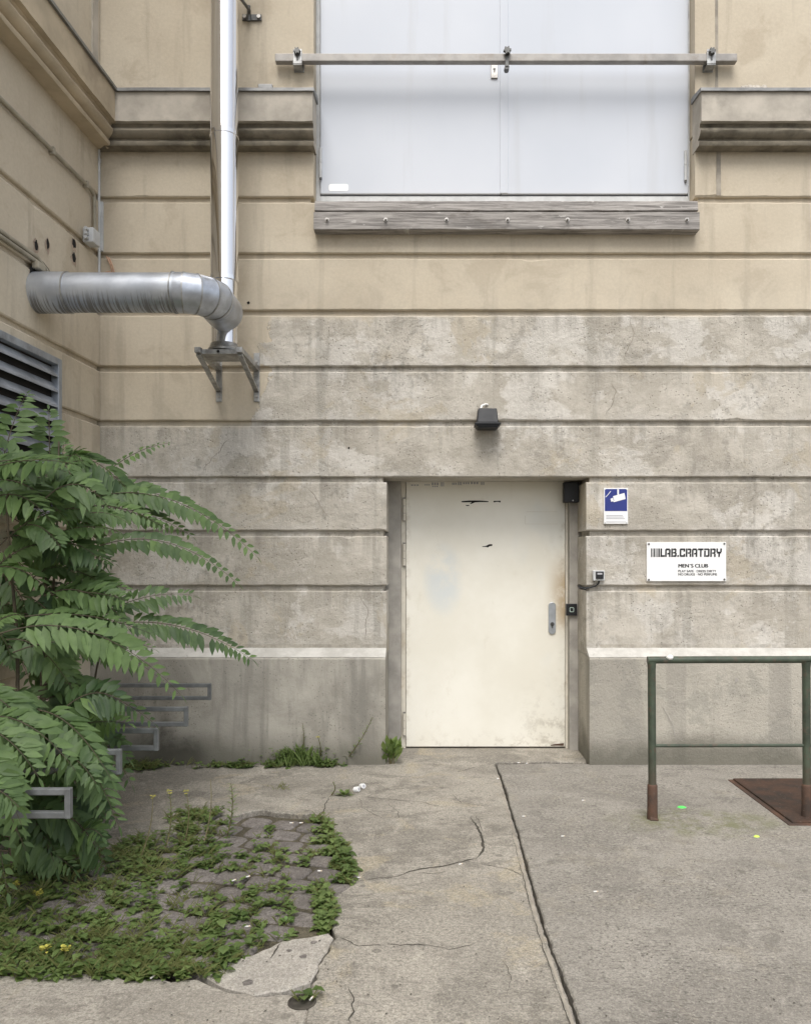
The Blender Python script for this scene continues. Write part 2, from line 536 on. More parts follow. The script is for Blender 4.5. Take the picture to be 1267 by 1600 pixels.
def duct_material():
    m = NT("galvanised_duct")
    x, y, z = m.xyz()
    st = m.noise(1.0, 4, 0.7, m.scale(m.pos(), (75, 1.5, 2.0)))
    zc = ZW(456, 4.98)
    lowm = m.ss(z, zc - 0.10, zc + 0.0, 1, 0)
    drip = m.math('MULTIPLY', m.ss(m.math('ADD', st, m.math('MULTIPLY', lowm, 0.10)), 0.56, 0.62), lowm)
    c = m.mix(m.ss(m.noise(6, 5, 0.6), 0.3, 0.7), (0.44, 0.475, 0.53), (0.58, 0.615, 0.665))
    c = m.mix(drip, c, (0.17, 0.17, 0.17))
    r = m.mix(drip, (0.42, 0.42, 0.42), (0.75, 0.75, 0.75))
    r = m.math('ADD', m.ss(m.noise(4, 4, 0.6), 0.3, 0.7, -0.06, 0.08), r)
    mt = m.math('MULTIPLY', m.math('SUBTRACT', 1.0, drip), 0.82)
    return m.fin(c, r, mt, 0.5)


def chrome_material():
    m = NT("polished_flue")
    o = m.pos()
    f = m.noise(1.0, 3, 0.5, m.scale(o, (40, 40, 1.2)))
    m.bump(m.noise(1.6, 2, 0.5, m.scale(o, (3, 3, 2))), 0.12, 0.02)
    return m.fin((0.80, 0.80, 0.81), m.ss(f, 0.3, 0.7, 0.06, 0.16), 1.0, 0.5)


def timber_material():
    m = NT("weathered_timber")
    v = m.scale(m.pos(), (1.2, 12, 26))
    a = m.noise(2.2, 6, 0.7, v, dist=0.6)
    c = m.mix(m.ss(a, 0.32, 0.68), (0.15, 0.14, 0.13), (0.40, 0.375, 0.35))
    c = m.mix(m.ss(m.noise(4, 5, 0.7, m.scale(m.pos(), (1, 1, 3))), 0.56, 0.7, 0, 0.5), c, (0.12, 0.105, 0.09))
    c = m.mix(m.ss(m.noise(1, 4, 0.7, m.scale(m.pos(), (9, 1, 20), (5, 5, 5))), 0.62, 0.7, 0, 0.7), c, (0.55, 0.53, 0.5))
    m.bump(a, 0.5, 0.006)
    return m.fin(c, 0.85, 0, 0.2)


def post_material():
    m = NT("chipped_green_paint")
    x, y, z = m.xyz()
    a = m.noise(8, 6, 0.7)
    c = m.mix(m.ss(a, 0.3, 0.7), (0.034, 0.042, 0.030), (0.066, 0.086, 0.058))
    c = m.mix(m.ss(m.noise(22, 7, 0.78), 0.54, 0.60, 0, 0.8), c, (0.085, 0.066, 0.048))
    rust = m.ss(m.math('ADD', z, m.math('MULTIPLY', m.math('SUBTRACT', a, 0.5), 0.25)), 0.16, 0.42, 1, 0)
    c = m.mix(m.math('MULTIPLY', rust, 0.6), c, (0.085, 0.065, 0.045))
    m.bump(m.noise(60, 4, 0.7), 0.25, 0.004)
    return m.fin(c, 0.5, 0.0, 0.4)


def rust_material(name, k=1.0):
    m = NT(name)
    a = m.noise(7, 7, 0.7)
    c = m.mix(m.ss(a, 0.35, 0.65), tuple(k * q for q in (0.060, 0.045, 0.037)), tuple(k * q for q in (0.115, 0.066, 0.045)))
    c = m.mix(m.ss(m.noise(50, 4, 0.7), 0.6, 0.7, 0, 0.6), c, (0.19, 0.15, 0.12))
    m.bump(m.noise(60, 5, 0.7), 0.35, 0.005)
    return m.fin(c, 0.75, 0.2, 0.3)


def shutter_material():
    m = NT("white_steel_sheet")
    a = m.noise(0.8, 4, 0.5)
    c = m.mix(m.ss(a, 0.3, 0.7), (0.51, 0.54, 0.59), (0.56, 0.585, 0.63))
    st = m.noise(1.0, 5, 0.6, m.scale(m.pos(), (5, 1, 0.4)))
    c = m.mix(m.ss(st, 0.54, 0.7, 0, 0.35), c, (0.45, 0.46, 0.475))
    c = m.mix(m.ss(m.noise(25, 4, 0.7), 0.7, 0.76, 0, 0.4), c, (0.45, 0.45, 0.45))
    m.bump(m.noise(1.1, 2, 0.5), 0.1, 0.02)
    return m.fin(c, 0.45, 0, 0.4)


M = dict(
    wall=facade_material("facade_plaster"), side=facade_material("side_plaster", True), plinth=plinth_material(), ledge=ledge_material(),
    door=door_material(), shutter=shutter_material(), duct=duct_material(), chrome=chrome_material(), timber=timber_material(),
    post=post_material(), rust=rust_material("rusty_steel"), plate=rust_material("rusty_plate", 0.7),
    cornice=simple("cornice_stone", (0.42, 0.385, 0.33), 0.9, 0, 0.22, 4, 0.3, 0.2, (0.26, 0.24, 0.205)),
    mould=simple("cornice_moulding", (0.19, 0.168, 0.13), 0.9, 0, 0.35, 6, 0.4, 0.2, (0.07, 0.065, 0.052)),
    sidecornice=simple("side_cornice_plaster", (0.47, 0.395, 0.285), 0.9, 0, 0.15, 3, 0.2, 0.2, (0.33, 0.27, 0.195)),
    flash=simple("zinc_flashing", (0.24, 0.24, 0.235), 0.5, 0.6, 0.2, 10),
    jamb=simple("jamb_render", (0.36, 0.34, 0.305), 0.9, 0, 0.2, 5, 0.3, 0.2, (0.25, 0.235, 0.21)),
    chase=simple("mortar_filling", (0.30, 0.27, 0.225), 0.9, 0, 0.25, 8, 0.3, 0.2),
    frame=simple("cream_frame_paint", (0.62, 0.58, 0.49), 0.5, 0, 0.12, 6, 0.0, 0.4, (0.38, 0.3, 0.2)),
    black=simple("black_plastic", (0.011, 0.012, 0.014), 0.5, 0, 0.2, 20),
    dark=simple("dark_gap", (0.012, 0.011, 0.010), 0.9),
    steel=simple("grey_steel", (0.30, 0.30, 0.30), 0.42, 0.75, 0.25, 12, 0.1, 0.5, (0.18, 0.16, 0.14)),
    darksteel=simple("dark_steel", (0.13, 0.13, 0.125), 0.5, 0.6, 0.3, 20),
    bar=simple("grey_steel_bar", (0.29, 0.275, 0.255), 0.5, 0.35, 0.2, 9, 0.1, 0.4, (0.21, 0.18, 0.15)),
    galv=simple("galvanised_bracket", (0.36, 0.36, 0.35), 0.45, 0.8, 0.3, 18, 0.1, 0.5, (0.16, 0.15, 0.14)),
    hoop=simple("grey_painted_tube", (0.17, 0.178, 0.18), 0.5, 0.2, 0.2, 14, 0.1, 0.4, (0.10, 0.10, 0.10)),
    vent=simple("grey_louvre_metal", (0.30, 0.325, 0.36), 0.45, 0.3, 0.2, 6, 0.0, 0.4, (0.17, 0.18, 0.19)),
    conduit=simple("dusty_conduit", (0.33, 0.30, 0.235), 0.6, 0.1, 0.15, 10, 0.0, 0.3, (0.18, 0.165, 0.13)),
    pvc=simple("grey_plastic", (0.52, 0.53, 0.53), 0.55, 0, 0.12, 12),
    lockplate=simple("satin_lock_plate", (0.42, 0.44, 0.46), 0.35, 0.7, 0.1, 14),
    white=simple("white_enamel", (0.80, 0.80, 0.79), 0.4, 0, 0.03, 6),
    blue=simple("blue_print", (0.022, 0.034, 0.19), 0.45, 0, 0.12, 8),
    ink=simple("black_print", (0.012, 0.012, 0.013), 0.5, 0, 0.1, 8),
    greyink=simple("grey_print", (0.40, 0.40, 0.42), 0.6, 0, 0.1, 8),
    bolt=simple("zinc_bolt", (0.42, 0.40, 0.37), 0.4, 0.85, 0.2, 30),
    copper=simple("bare_wire_sheath", (0.50, 0.30, 0.20), 0.6, 0, 0.1, 10),
    ground=ground_material("packed_dirt", (0.05, 0.043, 0.033), (0.10, 0.085, 0.065), 60, 0.2, 0.4),
    elbow=simple("galvanised_elbow", (0.46, 0.49, 0.54), 0.42, 0.85, 0.2, 9, 0.05, 0.5, (0.30, 0.31, 0.33)),
    soil=ground_material("joint_soil", (0.085, 0.075, 0.052), (0.16, 0.14, 0.10), 60, 0.2, 0.4),
    right=ground_material("aggregate_concrete", (0.255, 0.236, 0.205), (0.35, 0.326, 0.284), 48, 0.25, 0.75, True),
    mid=ground_material("worn_concrete", (0.25, 0.23, 0.195), (0.43, 0.396, 0.336), 55, 0.6, 0.45),
    left=ground_material("coarse_concrete", (0.34, 0.312, 0.265), (0.46, 0.424, 0.364), 45, 0.3, 0.5),
    patch=ground_material("pale_patch_concrete", (0.42, 0.39, 0.34), (0.51, 0.475, 0.42), 80, 0.1, 0.12),
    cobble=ground_material("granite_sett", (0.175, 0.157, 0.142), (0.27, 0.246, 0.225), 90, 0.1, 0.3),
    crack=simple("crack_dirt", (0.06, 0.053, 0.042), 0.95, 0, 0.4, 20),
    tree_leaf=leaf_material("ailanthus_leaf", (0.036, 0.072, 0.028), (0.165, 0.255, 0.088), 0.3),
    young_leaf=leaf_material("young_leaf", (0.07, 0.14, 0.035), (0.15, 0.24, 0.07), 0.3),
    weed=leaf_material("weed_leaf", (0.062, 0.105, 0.028), (0.235, 0.31, 0.105), 0.3),
    grass=leaf_material("grass_blade", (0.11, 0.13, 0.04), (0.29, 0.29, 0.13), 0.25),
    bark=simple("green_brown_bark", (0.085, 0.07, 0.045), 0.8, 0, 0.3, 20, 0.3),
    stalk=simple("leaf_stalk", (0.14, 0.12, 0.055), 0.6, 0, 0.3, 15),
    yellow=simple("yellow_petals", (0.46, 0.43, 0.08), 0.6, 0, 0.15, 30),
    gum=simple("neon_green_gum", (0.10, 0.75, 0.13), 0.5, 0, 0.1, 30),
    gum2=simple("yellow_green_gum", (0.55, 0.80, 0.10), 0.5, 0, 0.1, 30),
    paper=simple("white_paper", (0.78, 0.77, 0.74), 0.7, 0, 0.06, 30),
    filter=simple("filter_tip", (0.66, 0.55, 0.42), 0.7, 0, 0.1, 30),
    litter=simple("dry_litter", (0.085, 0.075, 0.06), 0.9, 0, 0.5, 40),
)

# ================================================================ GROUND
def pip(x, y, poly):
    c = False
    j = len(poly) - 1
    for i in range(len(poly)):
        xi, yi = poly[i]; xj, yj = poly[j]
        if (yi > y) != (yj > y) and x < (xj - xi) * (y - yi) / (yj - yi) + xi:
            c = not c
        j = i
    return c


def rough_line(pts, step=0.035, amp=0.012, seed=0):
    """subdivide a 2D polyline and roughen it"""
    out = []
    for i in range(len(pts) - 1):
        a, b = Vector(pts[i]), Vector(pts[i + 1])
        n = max(1, int((b - a).length / step))
        if (b - a).length > 2.5: n = 1
        nn = Vector((-(b - a).y, (b - a).x)).normalized() if (b - a).length > 1e-6 else Vector((0, 0))
        for k in range(n):
            p = a.lerp(b, k / n)
            q = 0 if (n == 1) else amp * (1.3 * mnoise.noise(Vector((p.x * 9 + seed, p.y * 9, 3.1))) + 0.5 * mnoise.noise(Vector((p.x * 67 + seed, p.y * 67, 1.7))) + 0.8 * mnoise.noise(Vector((p.x * 31 + seed, p.y * 31, 7.7))))
            out.append(p + nn * q)
    out.append(Vector(pts[-1]))
    return out


def slab(mb, loop, ztop=0.0, depth=0.07, mi=0, bev=0.006):
    n = len(loop)
    # ring slightly in for a worn arris
    area = sum(loop[i].x * loop[(i + 1) % n].y - loop[(i + 1) % n].x * loop[i].y for i in range(n))
    sgn = 1 if area > 0 else -1
    inn = []
    for i in range(n):
        a, b, c = loop[i - 1], loop[i], loop[(i + 1) % n]
        t = (c - a)
        nn = Vector((-t.y, t.x)) * sgn
        nn = nn.normalized() if nn.length > 1e-9 else Vector((0, 0))
        inn.append(b + nn * bev)
    v = [(p.x, p.y, ztop) for p in inn] + [(p.x, p.y, ztop - bev) for p in loop] + [(p.x, p.y, ztop - depth) for p in loop]
    f = [tuple(range(n))]
    for i in range(n):
        j = (i + 1) % n
        f.append((i, n + i, n + j, j))
        f.append((n + i, 2 * n + i, 2 * n + j, n + j))
    mb.add(v, f, mi)


def ribbon(mb, pts, width, z=0.0016, mi=1, seed=0, taper=True, amp=0.012):
    line = rough_line(pts, 0.02, amp, seed)
    n = len(line)
    v = []
    for i, p in enumerate(line):
        t = (line[min(i + 1, n - 1)] - line[max(i - 1, 0)])
        nn = Vector((-t.y, t.x)).normalized()
        w = width * (0.55 + 0.9 * abs(mnoise.noise(Vector((p.x * 14 + seed, p.y * 14, 1)))))
        w *= max(0.42, min(1.0, 1.1 + 1.8 * mnoise.noise(Vector((p.x * 5 + seed, p.y * 5, 6)))))
        if taper: w *= min(1, 0.15 + 6 * min(i, n - 1 - i) / n)
        v += [(p.x + nn.x * w / 2, p.y + nn.y * w / 2, z), (p.x - nn.x * w / 2, p.y - nn.y * w / 2, z)]
    mb.add(v, [(2 * i, 2 * i + 1, 2 * i + 3, 2 * i + 2) for i in range(n - 1)], mi)


def g2(*pp):
    return [Vector((G(x, y).x, G(x, y).y)) for x, y in pp]


mb = MB()
mb.add([(-120, -140, -0.035), (120, -140, -0.035), (120, 60, -0.035), (-120, 60, -0.035)], [(0, 1, 2, 3)])
tag(mb.build('ground', M['ground']), kind='structure')

joint = g2((775, 1195), (790, 1238), (808, 1300), (850, 1450), (905, 1600))
jd = (joint[-1] - joint[0]).normalized()
jfar = joint[-1] + jd * 6
# right-hand slab
off = Vector((0.0065, 0))
right_edge = rough_line([joint[0] + off] + [p + off for p in joint[1:]] + [joint[-1] + jd * 1.2 + off], 0.02, 0.005, 4) + [jfar + off]
loop = right_edge + [Vector((40, jfar.y)), Vector((40, -0.05))] + [Vector((G(918, 1194).x, G(918, 1194).y - 0.004))]
loop += rough_line(g2((918, 1194.5), (850, 1193), (780, 1195.5)), 0.05, 0.008, 9)[1:-1]
# cut the rust plate pit out visually by keeping the plate proud of the slab
mb = MB()
slab(mb, loop)
ribbon(mb, g2((640, 1222), (641, 1222)), 0.0001)
tag(mb.build('pavement', [M['right'], M['crack']]), kind='structure')

# middle slab (runs up to the door and along the plinth)
offl = Vector((-0.0065, 0))
mid_right = rough_line([p + offl for p in joint] + [joint[-1] + jd * 1.2 + offl], 0.02, 0.005, 14)
left_edge = rough_line(g2((480, 1600), (484, 1562), (489, 1537), (502, 1502), (524, 1466), (516, 1440), (522, 1402), (553, 1378), (537, 1345), (517, 1310), (499, 1283)), 0.03, 0.014, 21)
top_edge = rough_line(g2((490, 1270), (460, 1271), (405, 1265), (370, 1273), (345, 1272), (280, 1296), (230, 1326), (190, 1350), (140, 1362), (100, 1345), (-60, 1345)), 0.04, 0.016, 33)
loop = [Vector((-3.3, 0.8)), Vector((-3.3, top_edge[-1].y))] + top_edge[::-1] + left_edge[::-1] + [Vector((G(480, 1600).x, -7))] + [Vector((jfar.x - 0.02, -7))] + mid_right[::-1] + rough_line(g2((775, 1192), (850, 1190), (916, 1191.5)), 0.05, 0.006, 2) + [Vector((1.3, 0.8))]
mb = MB()
slab(mb, loop)
cracks = [
    (((499, 1277), (508, 1257), (517, 1244), (548, 1246)), 0.012), (((553, 1379), (620, 1370), (660, 1359), (700, 1352), (745, 1343), (757, 1325), (748, 1300), (736, 1276)), 0.016),
    (((712, 1207), (745, 1199), (775, 1193.5)), 0.010), (((562, 1246), (600, 1249), (660, 1254), (690, 1262)), 0.009), (((606, 1256), (622, 1270), (626, 1280)), 0.008),
    (((560, 1248), (566, 1262), (600, 1280), (640, 1276)), 0.007), (((676, 1324), (700, 1322), (730, 1328)), 0.008), (((705, 1242), (722, 1256)), 0.007),
    (((752, 1350), (790, 1358), (820, 1370)), 0.008), (((600, 1476), (670, 1478), (700, 1484), (740, 1476)), 0.012), (((530, 1466), (560, 1478), (600, 1478)), 0.010),
    (((545, 1538), (552, 1560), (548, 1600)), 0.010), (((742, 1275), (752, 1290), (750, 1310)), 0.006), (((784, 1500), (800, 1530), (790, 1560)), 0.006),
    (((640, 1365), (690, 1366), (700, 1361)), 0.007), (((300, 1240), (360, 1236), (420, 1240)), 0.005)]
for k, (pp, w) in enumerate(cracks):
    ribbon(mb, g2(*pp), w * (.95 if k == 1 else .62), 0.0016, 1, seed=k * 3.7)
# filler strip beside the joint
fill = [(p + Vector((-0.021, 0))) for i, p in enumerate(joint + [joint[-1] + jd * 1.2])]
ribbon(mb, fill[1:], 0.016, 0.0014, 2, seed=50, taper=False, amp=0.003)
ribbon(mb, [q + Vector((-0.012, 0)) for q in fill[2:]], 0.005, 0.0022, 1, seed=57, amp=0.005)
tag(mb.build('pavement', [M['mid'], M['crack'], M['chase']]), kind='structure')

# pale broken patch
loop = rough_line(g2((314, 1520), (345, 1507), (378, 1497), (410, 1486), (440, 1471), (478, 1466), (514, 1459), (521, 1466), (499, 1500), (485, 1534), (440, 1549), (400, 1553), (350, 1543), (314, 1520)), 0.03, 0.010, 3)[:-1]
mb = MB(); slab(mb, loop, 0.0015)
ribbon(mb, g2((437, 1475), (428, 1492), (422, 1500)), 0.007, 0.0033, 1, 3)
for (cx, cy, r) in ((387, 1537, .02), (474, 1496, .015), (452, 1487, .010), (490, 1474, .013)):
    c = G(cx, cy)
    mb.add([(c.x + math.cos(k * .524) * r * rng.uniform(.8, 1.2), c.y + math.sin(k * .524) * r * rng.uniform(.8, 1.2), 0.0033) for k in range(12)], [tuple(range(12))], 2)
tag(mb.build('pavement', [M['patch'], M['crack'], M['cobble']]), kind='structure')

# lower left slab
loop = rough_line(g2((-200, 1527), (0, 1527), (150, 1521), (200, 1531), (306, 1532), (345, 1547), (400, 1558), (450, 1555), (480, 1561), (476, 1600)), 0.035, 0.014, 13) + [Vector((G(476, 1600).x, -7)), Vector((-3.0, -7))]
mb = MB(); slab(mb, loop)
c = G(472, 1567)
tag(mb.build('pavement', [M['left'], M['crack']]), kind='structure')

# setts
COB = [(-200, 1380), (60, 1365), (140, 1366), (190, 1357), (230, 1333), (280, 1303), (345, 1279), (370, 1279), (405, 1272), (460, 1277), (494, 1278), (515, 1310), (534, 1345), (549, 1378), (518, 1402), (512, 1440), (516, 1457), (478, 1464), (440, 1469), (410, 1484), (378, 1495), (314, 1518), (200, 1527), (150, 1519), (0, 1524), (-200, 1524)]
COBW = [tuple(q) for q in g2(*COB)]
mb = MB()
ca, sa = math.cos(R(-14)), math.sin(R(-14))
setts = []
for i in range(-16, 17):
    for j in range(-14, 15):
        u, w = i * 0.168 + (0.084 if j % 2 else 0) + rng.uniform(-.012, .012), j * 0.150 + rng.uniform(-.010, .010)
        cx, cy = -1.2 + u * ca - w * sa, -2.2 + u * sa + w * ca
        if not pip(cx, cy, COBW):
            continue
        hx, hy = 0.077 * rng.uniform(.92, 1.06), 0.068 * rng.uniform(.92, 1.07)
        rot = R(-14) + rng.uniform(-.09, .09)
        zt = rng.uniform(-0.009, 0.000)
        tx, ty = rng.uniform(-.03, .03), rng.uniform(-.03, .03)
        setts.append((cx, cy, hx, hy))
        n = 16
        rings = []
        for (k, dz) in ((1.0, -0.05), (1.0, -0.011), (0.95, -0.003), (0.84, 0.0), (0.4, 0.001)):
            ring = []
            for a in range(n):
                th = 2 * math.pi * a / n
                c_, s_ = math.cos(th), math.sin(th)
                e = 0.42
                lx = math.copysign(abs(c_) ** e, c_) * hx * k
                ly = math.copysign(abs(s_) ** e, s_) * hy * k
                jit = 1 + 0.07 * mnoise.noise(Vector((lx * 30 + cx * 7, ly * 30 + cy * 7, 0)))
                lx *= jit; ly *= jit
                x_ = cx + lx * math.cos(rot) - ly * math.sin(rot)
                y_ = cy + lx * math.sin(rot) + ly * math.cos(rot)
                ring.append((x_, y_, zt + dz + tx * lx + ty * ly + 0.003 * mnoise.noise(Vector((x_ * 25, y_ * 25, 4)))))
            rings.append(ring)
        v = [p for r in rings for p in r]
        f = [(q * n + a, q * n + (a + 1) % n, (q + 1) * n + (a + 1) % n, (q + 1) * n + a) for q in range(4) for a in range(n)]
        f.append(tuple(4 * n + a for a in range(n)))
        mb.add(v, f)
tag(mb.build('cobbles', M['cobble'], smooth=50), kind='structure')
mb = MB()
mb.add([(p[0], p[1], -.013) for p in COBW], [tuple(range(len(COBW)))])
tag(mb.build('soil', M['soil']), kind='structure')

# ================================================================ BUILDING
bld = thing('building', (0, 0.3, 0), "old ochre and grey rusticated stone building with inner corner", "building")
GROOVES = [307, 395, 484, 572, 657, 745, 829, 915]      # upper edges in the photo
GH = 0.040
TOPZ = 9.0


def band(mb, x0, x1, z0, z1, yb=0.32, y0=0.0, xf=None, chip=1.0, mi=0, seed=0.0):
    """one stone course: worn front arrises, lofted along x"""
    n = max(2, int((x1 - x0) / 0.03))
    st = []
    for i in range(n + 1):
        x = x0 + (x1 - x0) * i / n
        e1 = 0.0025 * mnoise.noise(Vector((x * 9 + seed, z0 * 5, 0))) + 0.002 * mnoise.noise(Vector((x * 37 + seed, z0 * 5, 2)))
        e2 = 0.0025 * mnoise.noise(Vector((x * 9 + seed, z1 * 5, 5))) + 0.002 * mnoise.noise(Vector((x * 37 + seed, z1 * 5, 8)))
        c1 = max(0, mnoise.noise(Vector((x * 6 + seed, z0 * 11, 21))) - 0.40) * 0.045 * chip * (0.5 + abs(mnoise.noise(Vector((x * 31, z1 * 9, 3))))*1.6)
        c2 = max(0, mnoise.noise(Vector((x * 6 + seed, z1 * 11, 33))) - 0.40) * 0.045 * chip * (0.5 + abs(mnoise.noise(Vector((x * 31, z1 * 9, 3))))*1.6)
        f = y0 + 0.0015 * mnoise.noise(Vector((x * 3 + seed, z0, 11)))
        st += [(x, yb, z0), (x, y0 + 0.007 + c1 * .6, z0 + e1), (x, f, z0 + 0.008 + e1 + c1), (x, f, z1 - 0.008 + e2 - c2), (x, y0 + 0.007 + c2 * .6, z1 + e2), (x, yb, z1)]
    f = [(i * 6 + k, i * 6 + k + 1, (i + 1) * 6 + k + 1, (i + 1) * 6 + k) for i in range(n) for k in range(5)]
    f += [tuple(range(6)), tuple(n * 6 + 5 - k for k in range(6))]
    mb.add(st, f, mi, 0.5, xf)


XR = 6.5
DL, DR = XW(604), XW(916)              # door opening
WL, WR = XW(490), XW(1086)             # window opening
zc0 = ZW(226)                          # under the cornice
mb = MB()
tops = [ZW(g) for g in GROOVES]        # z of each groove's upper edge
ledge_z = ZW(1012)
courses = []
zt = zc0 + 0.08
for g in tops:
    courses.append((g, zt)); zt = g - GH
courses.append((ledge_z - 0.05, zt))
zwin = ZW(305, 6.0) - 0.12             # window sill level
zdoor = ZW(747)
for k, (z0, z1) in enumerate(courses):
    if z1 > ZW(312):                           # courses beside the window
        band(mb, XC - 0.3, WL, z0, z1, seed=k)
        band(mb, WR, XR, z0, z1, seed=k + 30)
    elif z1 < zdoor + 0.02:
        band(mb, XC - 0.3, DL, z0, z1, seed=k, chip=1.5, yb=0.345)
        band(mb, DR, XR, z0, z1, seed=k + 30, chip=1.5, yb=0.345)
    else:
        band(mb, XC - 0.3, XR, z0, z1, seed=k, yb=0.45)
# upper plain wall beside the tall window, above the cornice
band(mb, XC - 0.3, WL, zc0 + 0.1, TOPZ, seed=70, y0=0.004)
band(mb, WR, XR, zc0 + 0.1, TOPZ, seed=71, y0=0.004)
band(mb, WL - 0.2, WR + 0.2, 8.2, TOPZ - 0.01, seed=72, y0=0.006)
# recessed wall body seen in the joints
i_ = 0.028
mb.box(XC - 0.32, WL - i_, i_, 0.5, zwin - 0.15, TOPZ - 0.02)
mb.box(WR + i_, XR - 0.02, i_, 0.5, zwin - 0.15, TOPZ - 0.02)
mb.box(XC - 0.31, XR - 0.03, i_, 0.49, zdoor + 0.012, zwin - 0.15)
mb.box(XC - 0.32, DL - i_, i_, 0.335, -0.1, zdoor + 0.05)
mb.box(DR + i_, XR - 0.02, i_, 0.335, -0.1, zdoor + 0.05)
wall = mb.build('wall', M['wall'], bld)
# back wall of the opening behind the shutters
# small dark plugs and a repaired bolt hole in the plaster
mb = MB()
for (px, py, r) in ((388, 473, .011), (545, 700, .008), (1150, 1062, 0)):
    if r:
        c = P(px, py, WD)
        mb.add([(c.x + math.cos(a * .7) * r * rng.uniform(.7, 1.2), -0.0025, c.z + math.sin(a * .7) * r * rng.uniform(.7, 1.3)) for a in range(9)], [tuple(range(9))])
mb.build('hole', M['dark'], bld)

# plinth with sloped limewashed ledge
PP = 0.10
mb = MB()
mbl = MB()
for (x0, x1, jl, jr) in ((XC - 0.3, DL - 0.003, 0, 1), (DR + 0.003, XR, 1, 0)):
    n = int((x1 - x0) / 0.05)
    st = []
    for i in range(n + 1):
        x = x0 + (x1 - x0) * i / n
        w = 0.003 * mnoise.noise(Vector((x * 4, 0, 9)))
        e = 0.004 * mnoise.noise(Vector((x * 17, 3, 9)))
        z1 = ZW(1028, WD - PP)
        st += [(x, 0.34, -0.12), (x, -PP + w, -0.12), (x, -PP + w + 0.002 * math.sin(x * 3), 0.3), (x, -PP + w, z1 - 0.012), (x, -PP + 0.008, z1 + e), (x, 0.34, z1 + e)]
    f = [(i * 6 + k, i * 6 + k + 1, (i + 1) * 6 + k + 1, (i + 1) * 6 + k) for i in range(n) for k in range(5)]
    f += [tuple(range(6)), tuple(n * 6 + 5 - k for k in range(6))]
    mb.add(st, f)
    st = []
    for i in range(n + 1):
        x = x0 + (x1 - x0) * i / n
        e = 0.004 * mnoise.noise(Vector((x * 17, 3, 9)))
        z1 = ZW(1028, WD - PP)
        a = 0.0025
        st += [(x, 0.33, z1 + e + a), (x, -PP + 0.010, z1 + e + a), (x, 0.004, ledge_z), (x, 0.33, ledge_z)]
    f = [(i * 4 + k, i * 4 + k + 1, (i + 1) * 4 + k + 1, (i + 1) * 4 + k) for i in range(n) for k in range(3)]
    f += [(0, 1, 2, 3), tuple(n * 4 + 3 - k for k in range(4))]
    mbl.add(st, f)
# hairline crack and bolt mark on the right part of the plinth
pl = mb.build('plinth', M['plinth'], bld)
mbl.build('ledge', M['ledge'], bld)
mb = MB()
line = [(1034, 1104), (1042, 1118), (1050, 1132), (1054, 1150), (1066, 1158)]
pts = [P(x, y, WD - PP) for x, y in line]
for i in range(len(pts) - 1):
    a, b = pts[i], pts[i + 1]
    mb.add([(a.x - .003, -PP - .006, a.z), (a.x + .003, -PP - .006, a.z), (b.x + .003, -PP - .006, b.z), (b.x - .003, -PP - .006, b.z)], [(0, 1, 2, 3)])
c = P(1150, 1063, WD - PP)
mb.add([(c.x + math.cos(a * .7) * .011, -PP - 0.006, c.z + math.sin(a * .7) * .018) for a in range(9)], [tuple(range(9))])
mb.build('wall_mark', M['jamb'], bld)
for (xa, xb, ya, yb_, y0_) in ((1117.5, 1122, -30, 139, 0.0015), (1119, 1126, 232, 305, -0.0022)):
    mb = MB()
    n = 24
    v = []
    for i in range(n + 1):
        z = ZW(ya) + (ZW(yb_) - ZW(ya)) * i / n
        j1, j2 = 0.004 * mnoise.noise(Vector((z * 9, 1, 0))), 0.004 * mnoise.noise(Vector((z * 9, 4, 0)))
        v += [(XW(xa) + j1, y0_, z), (XW(xb) + j2, y0_, z)]
    mb.add(v, [(2 * i, 2 * i + 1, 2 * i + 3, 2 * i + 2) for i in range(n)])
    mb.build('filled_chase', M['chase'], bld)
for pts in (((356, 684), (344, 704), (332, 716), (318, 738)), ((955, 596), (962, 612), (957, 632), (946, 648)), ((480, 762), (500, 790), (520, 812)), ((985, 498), (990, 520), (976, 560)), ((560, 926), (575, 950), (570, 1000))):
    line = rough_line([Vector((XW(a), ZW(b))) for a, b in pts], .02, .012, pts[0][0])
    mb = MB()
    v = []
    for i, q in enumerate(line):
        w = .0025 * (1 + .8 * mnoise.noise(Vector((q.x * 30, q.y * 30, 0)))) * min(1, .2 + 5 * min(i, len(line) - 1 - i) / len(line))
        v += [(q.x - w, -.0024, q.y), (q.x + w, -.0024, q.y)]
    mb.add(v, [(2 * i, 2 * i + 1, 2 * i + 3, 2 * i + 2) for i in range(len(line) - 1)])
    mb.build('hairline_crack', M['chase'], bld)

# side wall ------------------------------------------------------------
mb = MB()
SL = 9.0
xfL = lambda p: LW(p.x, -p.y, p.z)
duct_s, duct_z = hitL(72, 457)
for k, (z0, z1) in enumerate(courses):
    if z1 < ledge_z + 0.2:
        z0 = 0.45
    band(mb, 0.004, SL, z0, z1, seed=k + 100, yb=0.3, xf=xfL)
band(mb, 0.004, SL, zc0 + 0.1, TOPZ, seed=170, y0=0.004, xf=xfL)
mb.box(0.0, SL - 0.02, i_, 0.31, -0.1, TOPZ - 0.02, xf=xfL)
mb.box(0.05, SL - 0.03, -0.06, 0.2, -0.1, 0.5, xf=xfL)
